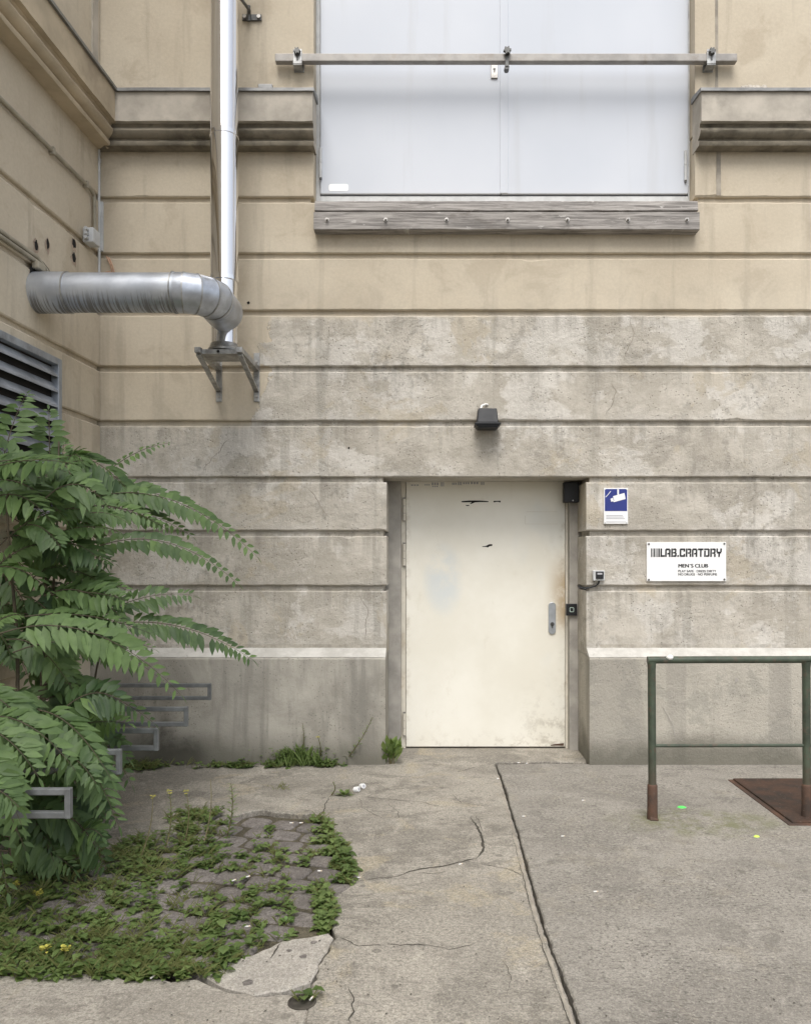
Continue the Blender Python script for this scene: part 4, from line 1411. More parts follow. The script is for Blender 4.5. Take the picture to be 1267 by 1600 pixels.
# lamp over the door
LD = 5.72
ly = LD - WD
lp = thing('wall_lamp', (XW(761.5, LD), 0, ZW(670, LD)), "black floodlight mounted above the cream door", "lamp")
lx0, lx1 = XW(745, LD), XW(778.5, LD)
lz1, lz0 = ZW(637.5, LD), ZW(661, LD)
mb = MB()
v = [(lx0 + .010, ly - .0, lz1), (lx1 - .010, ly - .0, lz1), (lx1 - .010, -0.02, lz1 + .004), (lx0 + .010, -0.02, lz1 + .004), (lx0, ly - .03, lz0), (lx1, ly - .03, lz0), (lx1, -0.02, lz0), (lx0, -0.02, lz0)]
mb.add(v, [(0, 1, 2, 3), (7, 6, 5, 4), (0, 4, 5, 1), (1, 5, 6, 2), (2, 6, 7, 3), (3, 7, 4, 0)])
for k in range(6):
    xx = lx0 + .02 + k * (lx1 - lx0 - .04) / 5
mb.build('housing', M['black'], lp, bevel=0.006)
mb = MB()
mb.box(lx0 - .016, lx1 + .016, ly - .045, -0.015, lz0 - .014, lz0 - .001)
mb.box(lx0 - .004, lx1 + .004, ly - .036, -0.02, lz0 - .026, lz0 - .014)
mb.box(lx0 + .006, lx1 - .006, ly - .028, -0.03, lz0 - .036, lz0 - .026)
mb.build('bezel', M['black'], lp, bevel=0.003)
mb = MB()
mb.box(XW(752), XW(771), -0.03, 0.004, ZW(655), ZW(642))
mb.build('mount', M['black'], lp)
mb = MB()
mb.tube([P(751, 638, LD + .03), P(753, 633.5, LD + .06), P(758, 631.5, WD - .02), P(762, 632, WD + .0)], 0.007, 8)
mb.build('cable', M['paper'], lp, smooth=40)

# black door closer housing / camera box in the top corner of the doorway
mb = MB()
bd = 6.12
mb.box(XW(881, bd), XW(904.5, bd), bd - WD, 6.19 - WD, ZW(785, bd), zdoor - .003)
cb = mb.build('camera_box', M['black'], bevel=0.006)
tag(cb, "black box camera fixed in the top right corner of the doorway", "camera")
mb = MB(); c = P(893, 782, bd); mb.tube([(c.x + .01, bd - WD + .002, c.z), (c.x + .01, bd - WD - .003, c.z)], 0.005, 10)
mb.build('lens', M['pvc'], cb)

# card reader on the jamb
rd = 6.18
mb = MB()
mb.box(XW(884.5, rd), XW(901.5, rd), rd - WD - .006, rd - WD + .022, ZW(962, rd), ZW(943.5, rd))
cr = tag(mb.build('card_reader', M['black'], bevel=0.004), "square black card reader on the right door jamb", "card reader")
mb = MB()
c = P(893, 952.7, rd)
yy = rd - WD - .0075
o_, i2, ch = .0165, .0125, .004


def octo(r, ch):
    return [(r - ch, r), (r, r - ch), (r, -r + ch), (r - ch, -r), (-r + ch, -r), (-r, -r + ch), (-r, r - ch), (-r + ch, r)]


A, B = octo(o_, .005), octo(i2, .003)
mb.add([(c.x + a, yy, c.z + b * 1.12) for a, b in A] + [(c.x + a, yy, c.z + b * 1.12) for a, b in B] + [(c.x + a, yy + .003, c.z + b * 1.12) for a, b in A],
       [(k, (k + 1) % 8, 8 + (k + 1) % 8, 8 + k) for k in range(8)] + [(k, (k + 1) % 8, 16 + (k + 1) % 8, 16 + k) for k in range(8)])
lm = simple('reader_light', (0.55, 0.68, 0.62), 0.5)
mb.build('light_ring', lm, cr)

# small grey sensor box with cable
sd = 5.83
it = thing('sensor_box', (XW(935.5, sd), 0, ZW(907, sd)), "small grey sensor box with black face wired to the doorway", "sensor")
mb = MB(); mb.box(XW(926.5, sd), XW(944.5, sd), sd - WD - .004, .002, ZW(907.5, sd), ZW(891.5, sd)); mb.build('housing', M['pvc'], it, bevel=0.004)
mb = MB(); mb.box(XW(930.5, sd), XW(942.5, sd), sd - WD - .016, sd - WD, ZW(904.5, sd), ZW(893, sd)); mb.build('face', M['black'], it, bevel=0.003)
mb = MB(); mb.box(XW(932.5, sd), XW(940, sd), sd - WD - .0175, sd - WD - .01, ZW(897.8, sd), ZW(895.2, sd)); mb.build('window', M['greyink'], it)
mb = MB()
mb.tube([P(936, 907, WD - .02), P(935, 912, WD - .012), P(930, 916, WD - .012), P(921, 918.5, WD - .014), P(912, 918, WD - .005), P(905, 916.5, WD + .04), P(903, 915.5, WD + .2)], 0.0062, 8)
mb.tube([P(921, 918.5, WD - .010), P(914, 921, WD - .012), P(906, 918, WD - .002), P(903, 917, WD + .15)], 0.0055, 8)
mb.build('cable', M['black'], it, smooth=40)

# signs ------------------------------------------------------------------
_dg_cache = []


def text_mesh(mb, s, x, y, z, size, mi=0, bold=0.0, sx=1.0, align='LEFT', shear=0.0, space=1.0):
    cu = bpy.data.curves.new('lettering', 'FONT')
    cu.body = s
    cu.size = size
    cu.align_x = align
    cu.offset = bold
    cu.shear = shear
    cu.space_character = space
    ob = bpy.data.objects.new('lettering', cu)
    scene.collection.objects.link(ob)
    dg = bpy.context.evaluated_depsgraph_get()
    me = bpy.data.meshes.new_from_object(ob.evaluated_get(dg))
    mb.add([(x + v.co.x * sx, y, z + v.co.y) for v in me.vertices], [tuple(p.vertices) for p in me.polygons], mi)
    w = max([v.co.x for v in me.vertices] + [0]) * sx
    bpy.data.objects.remove(ob)
    bpy.data.curves.remove(cu)
    bpy.data.meshes.remove(me)
    return w


def text_fit(mb, s, x0, x1, y, z, h, bold=0.0, shear=0.0, space=1.0):
    t = MB()
    w = text_mesh(t, s, 0, 0, 0, h / 0.70, 0, bold, 1.0, shear=shear, space=space)
    xs = [p.x for p in t.v]
    k = (x1 - x0) / (max(xs) - min(xs))
    m0 = min(xs)
    mb.add([(x0 + (p.x - m0) * k, y, z + p.z) for p in t.v], t.f, 0)


sgd = 5.845
sg = thing('club_sign', (XW(1072, sgd), 0, ZW(908, sgd)), "white club sign with black lettering screwed to the right wall", "sign")
ysg = sgd - WD
mb = MB(); mb.box(XW(1010.5, sgd), XW(1134.5, sgd), ysg, .002, ZW(908.3, sgd), ZW(847.3, sgd)); mb.build('panel', M['white'], sg, bevel=0.002)
mb = MB()
yl = ysg - .0012
LOGO = {  # heavy stencil capitals as bars on a 10 x 14 grid
    'L': [(0, 0, 3, 14), (0, 0, 8, 3)],
    'A': [(0, 0, 3, 12.5), (1.5, 11, 8.5, 14), (7, 0, 10, 12.5), (4, 4, 7, 6.6)],
    'B': [(0, 0, 3, 14), (3.5, 0, 9, 2.8), (3.5, 5.8, 9, 8.2), (3.5, 11.2, 8.6, 14), (7, 8.2, 9.6, 13), (7, 1, 10, 6.8)],
    '.': [(0, 0, 3, 3)],
    'O': [(0, 1, 3, 13), (1, 11.2, 9.6, 14), (1, 0, 9.6, 2.8), (7, 0.8, 10, 5), (7, 8.8, 10, 13.4)],
    'R': [(0, 0, 3, 14), (3.6, 11.2, 9, 14), (7, 6.6, 10, 13.2), (3.6, 5.2, 9, 7.6), (7, 0, 10, 5.2)],
    'T': [(0, 11, 10, 14), (3.6, 0, 6.6, 11)],
    'D': [(0, 0, 3, 10.5), (0, 11.4, 8.8, 14), (3.4, 0, 8.8, 2.8), (7, 1, 10, 13)],
    'Y': [(0, 8, 3, 14), (7.2, 8, 10.2, 14), (1.2, 5.6, 9, 8.6), (3.6, 0, 6.6, 6)],
}
adv = {'L': 8.6, '.': 4.4}
xx = 0.0
cells = []
for ch in "LAB.ORATDRY":
    cells.append((ch, xx)); xx += adv.get(ch, 11.2)
xx -= 1.0
kx = (XW(1127.5, sgd) - XW(1031.5, sgd)) / xx
kz_ = (ZW(857, sgd) - ZW(870.2, sgd)) / 14
for ci, (ch, x_) in enumerate(cells):
    for q, (a, b, c_, d_) in enumerate(LOGO[ch]):
        sh = 0.06 * ci
        yy_ = yl - .00012 * q
        mb.add([(XW(1031.5, sgd) + (x_ + e_) * kx, yy_, ZW(870.2, sgd) + f_ * kz_) for e_, f_ in ((a, b), (c_, b), (c_ + .25, d_), (a + .25, d_))], [(0, 1, 2, 3)])
for (a, b) in ((1016.8, 1018.4), (1019.4, 1020.4), (1021.3, 1023.2), (1024.2, 1025.2), (1026.2, 1027.2), (1028.2, 1030.6)):
    mb.box(XW(a, sgd), XW(b, sgd), yl - .0002, yl + .0006, ZW(870.3, sgd), ZW(857, sgd))
for k in (0, 1, 2):
    text_fit(mb, "MEN\u00b4S CLUB", XW(1059.5, sgd) + k * .0018, XW(1105.5, sgd) + k * .0018, yl - k * .0002, ZW(886.8, sgd), (ZW(881.2, sgd) - ZW(886.8, sgd)))
for k in (0, 1, 2):
    text_fit(mb, "PLAY SAFE \u00b7 DRESS DIRTY", XW(1059.5, sgd) + k * .0006, XW(1118.5, sgd) + k * .0006, yl - k * .0002, ZW(894.2, sgd), (ZW(890.6, sgd) - ZW(894.2, sgd)))
for k in (0, 1, 2):
    text_fit(mb, "NO DRUGS \u00b7 NO PERFUME", XW(1059.5, sgd) + k * .0006, XW(1120, sgd) + k * .0006, yl - k * .0002, ZW(899.2, sgd), (ZW(895.6, sgd) - ZW(899.2, sgd)))
mb.build('lettering', M['ink'], sg)
for (a, b) in ((1013.5, 850.3), (1131.5, 849.8), (1013.5, 906), (1131.5, 905.5)):
    mb = MB(); c = P(a, b, sgd); mb.tube([(c.x, ysg + .001, c.z), (c.x, ysg - .004, c.z)], 0.0075, 12); mb.build('screw', M['darksteel'], sg)

vs_ = thing('camera_warning_sign', (XW(962, sgd), 0, ZW(818, sgd)), "blue and white video surveillance notice beside the doorway", "sign")
mb = MB(); mb.box(XW(943.5, sgd), XW(981, sgd), ysg, .002, ZW(818.5, sgd), ZW(762.5, sgd)); mb.build('panel', M['white'], vs_, bevel=0.0015)
mb = MB(); mb.box(XW(944.8, sgd), XW(979.7, sgd), ysg - .0012, ysg + .001, ZW(798.5, sgd), ZW(764, sgd)); mb.build('blue_field', M['blue'], vs_)
mb = MB()


def fl2(pts, y):
    mb.prism([(XW(a, sgd), ZW(b, sgd)) for a, b in pts], y - .0008, y + .001)


yq = ysg - .0016
fl2([(964.2, 764.5), (966.8, 764.5), (966.8, 772.5), (964.2, 773)], yq)
fl2([(957.5, 775.3), (975.3, 770.2), (977.2, 779.6), (960, 784.4)], yq - .0004)
fl2([(953.6, 779.2), (957.4, 777.9), (958.6, 782.8), (954.6, 784)], yq - .0006)
fl2([(958.5, 784.6), (961.5, 783.8), (956.6, 781.4)], yq - .0005)
fl2([(945.5, 776.5), (949.5, 772.5), (953.5, 767.2), (954.2, 767.8), (950, 773.3), (946, 777.2)], yq)
mb.build('camera_symbol', M['white'], vs_)
mb = MB()
for (b, x1_) in ((805, 973), (807.4, 974), (809.8, 976), (815, 978)):
    mb.box(XW(947, sgd), XW(x1_, sgd), ysg - .0012, ysg + .001, ZW(b + .9, sgd), ZW(b, sgd))
mb.build('small_print', M['greyink'], vs_)
for (a, b) in ((945.6, 764.6), (979, 764.6), (945.6, 816.6), (979, 816.6)):
    mb = MB(); c = P(a, b, sgd); mb.tube([(c.x, ysg + .001, c.z), (c.x, ysg - .003, c.z)], 0.004, 8); mb.build('screw', M['pvc'], vs_)

# ================================================================ RAILING, PLATE, HOOPS
RD = 4.573
rx0, rx1 = XW(1018, RD), XW(1259.5, RD)
ry = RD - WD
rl = thing('railing', ((rx0 + rx1) / 2, ry, 0), "green painted tube railing with rusty feet in front of the wall", "railing")
zr = ZW(1031.5, RD)
for xx in (rx0, rx1, rx1 + (rx1 - rx0)):
    mb = MB()
    mb.tube([(xx + .004, ry, 0.10), (xx + .002, ry, .5), (xx, ry, zr - .05), (xx, ry, zr - .01)], [.0225, .0225, .0225, .026], 24)
    post = mb.build('post', M['post'], rl, smooth=40)
    mb = MB()
    lathe(mb, (xx + .004, ry), [(.031, -.01), (.030, .01), (.029, .05), (.0285, .188), (.027, .196), (.0225, .2)], 28)
    mb.tube([(xx - .012, ry - .020, .006), (xx + .03, ry - .034, .004)], [.016, .006], 8)
    mb.build('sleeve', M['rust'], post, smooth=40)
mb = MB()
mb.tube([(rx0 - .024, ry, zr), (rx0 + .3, ry, zr + .0015), (rx1, ry, zr + .003), (rx1 + .89 + .024, ry, zr + .004)], .0205, 24)
tr = mb.build('top_rail', M['post'], rl, smooth=40)
mb = MB()
c = P(1047, 1028.5, RD - .02)
mb.tube([(c.x - .02, ry - .010, zr + .017), (c.x - .006, ry - .014, zr + .0165), (c.x + .010, ry - .012, zr + .017), (c.x + .02, ry - .008, zr + .018)], [.004, .015, .0145, .004], 12)
mb.build('paint_blob', M['paper'], tr, smooth=60)
mb = MB()
zl = ZW(1165.5, RD)
mb.tube([(rx0, ry, zl), (rx1 + .89, ry, zl + .004)], .0098, 16)
mb.build('lower_rail', M['post'], rl, smooth=40)

hp = thing('steel_hatch', (2.6, -0.93, 0), "flat rusty steel hatch plate set in the pavement under the railing", "hatch")
pa, pb_ = G(1145, 1220), G(1229, 1288)
mb = MB(); mb.box(pa.x - .03, 3.4, pb_.y - .03, pa.y + .01, -.02, .005); mb.build('hatch_frame', M['rust'], hp, bevel=0.003)
mb = MB(); mb.box(pa.x, 3.38, pb_.y, pa.y, .0, .016); mb.build('hatch_plate', M['plate'], hp, bevel=0.004)

hoops = [((330, 1066), 5.60, "grey steel tube hoop on the side wall closest to the corner"), ((294, 1101), 4.73, "grey steel tube hoop, second from the inner corner"),
         ((248, 1135), 4.14, "grey steel tube hoop, third from the inner corner and half hidden by leaves"), ((190, 1168), 3.69, "grey steel tube hoop, fourth from the corner, deep among the leaves"),
         ((112, 1228), 3.07, "bright grey steel tube hoop in front of the plant, farthest from the corner")]
proto = None
for (px, py), d, lab in hoops:
    e = P(px, py, d)
    yh = d - WD
    zt_, zb_ = 0.612, 0.497
    xwall = XC + 0.04 * yh
    L_ = 0.92
    if proto is None:
        proto = thing('bike_hoop', (e.x, yh, zb_), lab, "bike hoop", "steel hoops along the side wall")
        T = 0.026
        mb = MB()
        mb.box(e.x - L_, e.x - .001, yh - T / 2, yh + T / 2, zt_ - T, zt_)
        mb.box(e.x - L_, e.x - .001, yh - T / 2, yh + T / 2, zb_, zb_ + T)
        mb.build('rail', M['hoop'], proto, bevel=0.004)
        mb = MB(); mb.box(e.x - T * .9, e.x, yh - T / 2 - .001, yh + T / 2 + .001, zb_ - .001, zt_ + .001); mb.build('end_post', M['hoop'], proto, bevel=0.004)
        mb = MB(); mb.box(e.x - L_ + .06, e.x - L_ + .08, yh - T / 2 + .002, yh + T / 2 - .002, zb_ + T, zt_ - T); mb.build('cross_post', M['hoop'], proto, bevel=0.003)
    else:
        c = copy_tree(proto)
        c.location = (e.x, yh, zb_)
        c['label'] = lab

# ================================================================ PLANTS
UP = Vector((0, 0, 1))


def frond(mbl, mbs, p0, p1, arch, pairs, L, W, droop=0.35, tone=0.4, tvar=0.25, stalk=0.12, rr=0.0035, sweep=0.45, end_scale=0.45, roll=None):
    roll = rng.uniform(.5, 1.5) if roll is None else roll * 2.2
    p0, p1 = Vector(p0), Vector(p1)
    mid = (p0 + p1) / 2 + UP * arch
    bz = lambda t: p0 * (1 - t) ** 2 + mid * (2 * t * (1 - t)) + p1 * t * t
    NR = (UP + Vector((rng.uniform(-.1, .35), -1, 0)) * roll).normalized()
    n = 12
    mbs.tube([bz(i / n) for i in range(n + 1)], [rr * (1 - .75 * i / n) for i in range(n + 1)], 5)
    for i in range(pairs):
        t = stalk + (1 - stalk) * (i + .4) / pairs
        p = bz(t)
        T = (bz(min(1, t + .02)) - bz(t - .02)).normalized()
        S = T.cross(NR)
        if S.length < .1: S = T.orthogonal()
        S.normalize()
        sc = (0.72 + 0.28 * math.sin(math.pi * min(1, t * 1.1))) * (1 if t < .6 else 1 - (1 - end_scale) * (t - .6) / .4)
        nrm = S.cross(T)
        for sd_ in (-1, 1):
            d = S * (sd_ * rng.uniform(.85, 1.1)) + T * (sweep + .15 + rng.uniform(-.15, .15)) - UP * (droop * .28 + rng.uniform(-.14, .14))
            upv = nrm + S * rng.uniform(-.25, .25) + T * rng.uniform(-.2, .2)
            tn = min(1, max(0, tone + .12 + rng.uniform(-tvar, tvar)))
            if rng.random() < .04: continue
            if rng.random() < .04: tn = 1.0
            mbl.leaf(p + S * sd_ * .003, d, upv, L * 1.02 * sc * rng.uniform(.78, 1.15), W * 1.15 * sc * rng.uniform(.8, 1.15), tn, 0.22, 0.22)
    T = (p1 - bz(.96)).normalized()
    mbl.leaf(p1, T - UP * .2, UP, L * end_scale, W * end_scale, tone)


def F(a, da, b, db, arch, pairs=14, L=0.105, W=0.036, droop=.35, tone=.4, **kw):
    frond(leafs, stems, P(a[0], a[1], da), P(b[0], b[1], db), arch, pairs, L, W, droop, tone, **kw)


tree = thing('tree_of_heaven', G(60, 1345), "bushy green sapling with long feathery compound leaves by the side wall", "shrub")
leafs, stems = MB(), MB()
# main silhouettes, right side
F((150, 752), 4.9, (268, 692), 4.95, .10, 12, .060, .026, .75, .45)
F((88, 715), 4.6, (214, 785), 4.7, .20, 16, .15, .050, .75, .15, roll=.4)
F((95, 795), 4.6, (400, 868), 4.75, .42, 27, .10, .046, .85, .35, roll=.6, end_scale=.6)
F((110, 780), 4.7, (338, 822), 4.85, .26, 24, .11, .042, .55, .42, roll=.9, end_scale=.55)
F((120, 800), 4.75, (300, 838), 4.8, .16, 18, .10, .04, .5, .3, roll=.5)
F((90, 800), 4.5, (262, 828), 4.6, .16, 18, .10, .034, .6, .5)
F((118, 870), 4.5, (372, 912), 4.6, .34, 22, .080, .046, .85, .3, roll=1.1, end_scale=.6)
F((75, 872), 4.4, (178, 880), 4.45, .06, 10, .10, .036, .5, .12)
F((150, 965), 4.5, (300, 930), 4.6, .10, 15, .10, .036, .3, .25, roll=.8, end_scale=.6)
F((180, 975), 4.5, (393, 1030), 4.6, .16, 26, .10, .038, .45, .18, roll=.7, end_scale=.6)
F((30, 965), 4.0, (235, 990), 4.1, .10, 16, .095, .032, .6, .5)
F((0, 852), 4.1, (165, 810), 4.3, .22, 16, .10, .036, .75, .5)
F((0, 990), 3.7, (282, 1085), 3.9, .30, 19, .125, .044, .7, .72, roll=.7)
F((20, 1020), 3.8, (250, 1060), 4.0, .22, 18, .10, .036, .7, .6)
F((100, 990), 4.3, (242, 1015), 4.4, .06, 14, .075, .028, .4, .45)
# upright ones on the left, over the louvre
F((0, 735), 4.3, (42, 615), 4.5, .10, 14, .12, .036, .5, .5)
F((78, 760), 4.6, (76, 640), 4.65, .16, 13, .11, .036, .6, .4)
F((95, 780), 4.6, (100, 690), 4.65, .12, 12, .09, .032, .45, .6)
F((60, 760), 4.3, (-30, 690), 4.2, .10, 12, .12, .036, .5, .4)
F((20, 800), 4.2, (130, 720), 4.5, .14, 14, .12, .036, .5, .25)
F((10, 780), 4.3, (45, 735), 4.2, .05, 8, .06, .022, .3, .85)
F((-20, 900), 4.1, (80, 850), 4.2, .1, 12, .09, .03, .5, .75)
F((-20, 985), 3.9, (38, 962), 4.0, .06, 10, .06, .02, .3, .95)
# lower ones
F((20, 1080), 3.8, (60, 1225), 3.8, .20, 14, .125, .042, .35, .5)
F((70, 1150), 3.9, (150, 1310), 3.9, .18, 12, .12, .042, .35, .45)
F((85, 1120), 4.0, (205, 1225), 4.1, .20, 14, .12, .042, .5, .35)
F((60, 1080), 4.0, (240, 1130), 4.1, .16, 14, .11, .038, .55, .25)
F((-60, 1190), 3.3, (40, 1330), 3.2, .16, 11, .115, .040, .35, .55)
F((-40, 1170), 3.5, (12, 1395), 3.2, .10, 12, .11, .04, .35, .5)
F((-30, 1100), 3.6, (60, 1200), 3.6, .16, 14, .12, .04, .35, .4)
F((40, 1270), 3.7, (160, 1330), 3.7, .14, 10, .11, .04, .5, .2)
F((10, 1000), 3.9, (120, 1090), 3.9, .18, 14, .12, .04, .5, .35)
F((110, 1080), 4.3, (190, 1190), 4.4, .15, 12, .11, .04, .5, .2)
F((-20, 1120), 3.4, (118, 1205), 3.35, .14, 14, .115, .04, .5, .5)
F((-40, 1140), 3.3, (60, 1215), 3.2, .12, 13, .115, .04, .5, .6)
F((60, 1110), 3.7, (175, 1220), 3.5, .14, 13, .115, .04, .5, .4)
F((100, 1150), 3.6, (185, 1290), 3.55, .12, 12, .115, .04, .5, .35)
F((-50, 1080), 3.5, (50, 1150), 3.4, .12, 13, .115, .04, .5, .5)
F((90, 1180), 3.6, (150, 1225), 3.45, .08, 11, .10, .036, .5, .3)
F((-60, 1170), 3.0, (34, 1290), 2.98, .14, 12, .12, .042, .5, .5)
F((-60, 1230), 2.95, (30, 1262), 2.95, .08, 11, .12, .042, .5, .45)
# inner mass
for k in range(118):
    y0 = rng.uniform(720, 1330)
    x0_ = rng.uniform(-60, 110)
    lim = 90 + 110 * max(0, min(1, (y0 - 690) / 120))
    if y0 > 1180: lim = 190 - (y0 - 1180) * .2
    x1_ = min(lim, x0_ + rng.uniform(40, 150))
    y1_ = y0 + rng.uniform(-20, 110)
    tt = rng.choice((.0, .1, .25, .45, .6)) 
    d0 = rng.uniform(4.0, 4.75) if y0 < 1100 else rng.uniform(3.6, 4.4)
    F((x0_, y0), d0, (x1_, min(1370, y1_)), d0 + rng.uniform(-.25, .2), rng.uniform(.05, .2), rng.randint(10, 15), rng.uniform(.09, .145), rng.uniform(.032, .048), rng.uniform(.3, .7), tt, roll=rng.uniform(.1, .75))
for (a, da, b, db, r) in (((45, 1345), 4.0, (85, 790), 4.6, .016), ((60, 1340), 4.05, (92, 690), 4.62, .012), ((30, 1350), 3.9, (10, 760), 4.3, .014), ((75, 1340), 4.1, (175, 960), 4.5, .010), ((20, 1360), 3.8, (-20, 1000), 3.8, .012), ((85, 1000), 4.4, (150, 945), 4.5, .006), ((70, 1180), 4.1, (130, 985), 4.4, .008)):
    pA, pB = P(a[0], a[1], da), P(b[0], b[1], db)
    if a[1] > 1300: pA.z = -0.01
    q = [pA.lerp(pB, t) + Vector((.03 * math.sin(t * 5 + a[0]), .02 * math.sin(t * 4), 0)) * (t * (1 - t) * 3) for t in [i / 8 for i in range(9)]]
    stems.tube(q, [r * (1 - .6 * i / 8) for i in range(9)], 8)
leafs.build('foliage', M['tree_leaf'], tree, smooth=60)
stems.build('stem', M['bark'], tree, smooth=60)

# ground cover -------------------------------------------------------------
wl, gl = MB(), MB()
blobs = [(230, 1440, 170, 70, 1500), (80, 1430, 130, 80, 1200), (20, 1400, 80, 50, 500), (325, 1300, 45, 28, 380), (255, 1345, 80, 42, 800), (395, 1345, 70, 26, 330), (460, 1392, 70, 16, 160), (497, 1298, 18, 20, 240), (512, 1330, 30, 20, 300),
         (534, 1358, 16, 20, 240), (506, 1418, 12, 42, 330), (425, 1430, 34, 34, 220), (365, 1460, 50, 38, 600), (275, 1500, 80, 26, 700), (140, 1500, 90, 22, 500), (30, 1500, 60, 22, 260), (420, 1303, 22, 8, 60), (446, 1466, 16, 8, 50),
         (478, 1566, 13, 6, 46), (250, 1526, 110, 10, 150), (90, 1526, 120, 8, 130), (350, 1500, 30, 8, 50), (545, 1366, 10, 22, 45), (516, 1312, 10, 22, 40), (318, 1285, 55, 18, 200), (205, 1352, 50, 16, 160), (395, 1372, 60, 14, 160), (455, 1345, 30, 20, 120), (310, 1345, 60, 30, 300), (405, 1395, 40, 20, 140), (250, 1200, 20, 3, 90), (375, 1199, 20, 3, 80), (215, 1202, 26, 5, 140), (300, 1199, 110, 2.5, 120), (440, 1199, 24, 3, 120), (505, 1198, 30, 2, 70), (150, 1215, 40, 14, 200), (110, 1350, 70, 30, 300)]


def near_sett(x, y):
    for (cx, cy, hx, hy) in setts:
        if abs(x - cx) < hx * .86 and abs(y - cy) < hy * .86:
            return True
    return False


for (bx, by, rx, ry_, cnt) in blobs:
    for _ in range(int(cnt * .60)):
        a = rng.uniform(0, 2 * math.pi); q = math.sqrt(rng.random())
        px, py = bx + rx * q * math.cos(a), by + ry_ * q * math.sin(a)
        g = G(px, py, 0)
        if near_sett(g.x, g.y) and rng.random() < (.70 if px < 250 else .965):
            continue
        if mnoise.noise(Vector((g.x * 3.5, g.y * 3.5, 2))) < -0.22 and rng.random() < .8:
            continue
        base = Vector((g.x, g.y, -.012 if pip(g.x, g.y, COBW) else .001))
        hgt = rng.uniform(.01, .05)
        tone0 = min(1, max(0, .42 + .5 * mnoise.noise(Vector((g.x * 2.3, g.y * 2.3, 9))) + rng.uniform(-.15, .15)))
        if rng.random() < .68:
            for k in range(rng.randint(2, 5)):
                th = rng.uniform(0, 2 * math.pi)
                d = Vector((math.cos(th), math.sin(th), rng.uniform(.05, .75)))
                L_ = rng.choice((rng.uniform(.018, .036), rng.uniform(.03, .058)))
                wl.leaf(base + Vector((rng.uniform(-.012, .012), rng.uniform(-.012, .012), hgt * rng.random())), d, UP, L_, L_ * rng.uniform(.4, .85), min(1, max(0, tone0 + rng.uniform(-.2, .2))), .2, .35, rng.uniform(.35, .6))
        else:
            for k in range(rng.randint(3, 8)):
                th = rng.uniform(0, 2 * math.pi)
                d = Vector((math.cos(th), math.sin(th), rng.uniform(.8, 2.2)))
                gl.leaf(base, d, Vector((math.sin(th), -math.cos(th), .2)), rng.uniform(.04, .13 if px < 330 else .08), .0045, tone0, 0, .3)
tag(wl.build('ground_cover', M['weed']), kind='stuff')
tag(gl.build('grass', M['grass']), kind='stuff')


# single weeds ---------------------------------------------------------------
def rosette(name, base, label, n, L, W, up, group=None, mat='weed', tone=.5):
    m_ = MB()
    for k in range(n):
        th = k * 2.4 + rng.uniform(-.3, .3)
        e = rng.uniform(*up)
        d = Vector((math.cos(th), math.sin(th), e))
        l_ = L * rng.uniform(.7, 1.15)
        b = Vector(base) + Vector((math.cos(th), math.sin(th), 0)) * .006
        m_.leaf(b, d, UP if e < 2 else Vector((math.cos(th), math.sin(th), .2)) * -1, l_, W * rng.uniform(.8, 1.2), min(1, max(0, tone + rng.uniform(-.3, .3))), .3, .25, .6)
    return tag(m_.build(name, M[mat], smooth=60), label, "weed", group)


def tall_weed(name, base, tip, label, leaves=26, L=.03, W=.007, flower=False, group=None, lean=.02):
    root = thing(name, base, label, "weed", group)
    a, b = Vector(base), Vector(tip)
    ms, ml, mf = MB(), MB(), MB()
    pt = lambda t: a.lerp(b, t) + Vector((lean * math.sin(t * 3), 0, 0))
    ms.tube([pt(i / 8) for i in range(9)], [.0042 * (1 - .6 * i / 8) for i in range(9)], 5)
    for k in range(leaves):
        t = .06 + .92 * k / leaves
        th = k * 2.4
        s = 1 - .55 * t
        ml.leaf(pt(t), Vector((math.cos(th), math.sin(th), rng.uniform(.2, .9))), UP, 1.4 * L * s * rng.uniform(.8, 1.2), 1.5 * W * s, rng.uniform(.3, .8), .2, .2)
    if flower:
        for k in range(7):
            th = k * .9
            c = pt(1) + Vector((.010 * math.cos(th), .010 * math.sin(th), rng.uniform(-.008, .008)))
            for q in range(5):
                mf.leaf(c, Vector((math.cos(q * 1.26 + th), math.sin(q * 1.26 + th), .5)), UP, .008, .006, .5)
    ms.build('stem', M['stalk'], root, smooth=60)
    ml.build('foliage', M['weed'], root, smooth=60)
    if flower: mf.build('flower', M['yellow'], root)
    return root


b = G(612, 1194)
dk = thing('dock_plant', b, "leafy green weed growing at the left foot of the door surround", "weed")
m_ = MB()
for k in range(46):
    th = k * 2.4
    d = Vector((math.cos(th) * .85, math.sin(th) * .5, rng.uniform(.5, 2.6)))
    m_.leaf(b + Vector((rng.uniform(-.05, .05), rng.uniform(-.03, .02), rng.uniform(0, .11))), d, Vector((math.cos(th), math.sin(th), .4)), rng.uniform(.09, .17), rng.uniform(.030, .048), rng.uniform(.25, .9), .3, .2, .6)
m_.build('foliage', M['weed'], dk, smooth=60)
m_ = MB()
for k in range(8):
    m_.tube([b + Vector((rng.uniform(-.02, .02), 0, -.01)), b + Vector((rng.uniform(-.04, .04), rng.uniform(-.01, .02), rng.uniform(.06, .14)))], .003, 5)
m_.build('stem', M['stalk'], dk, smooth=60)

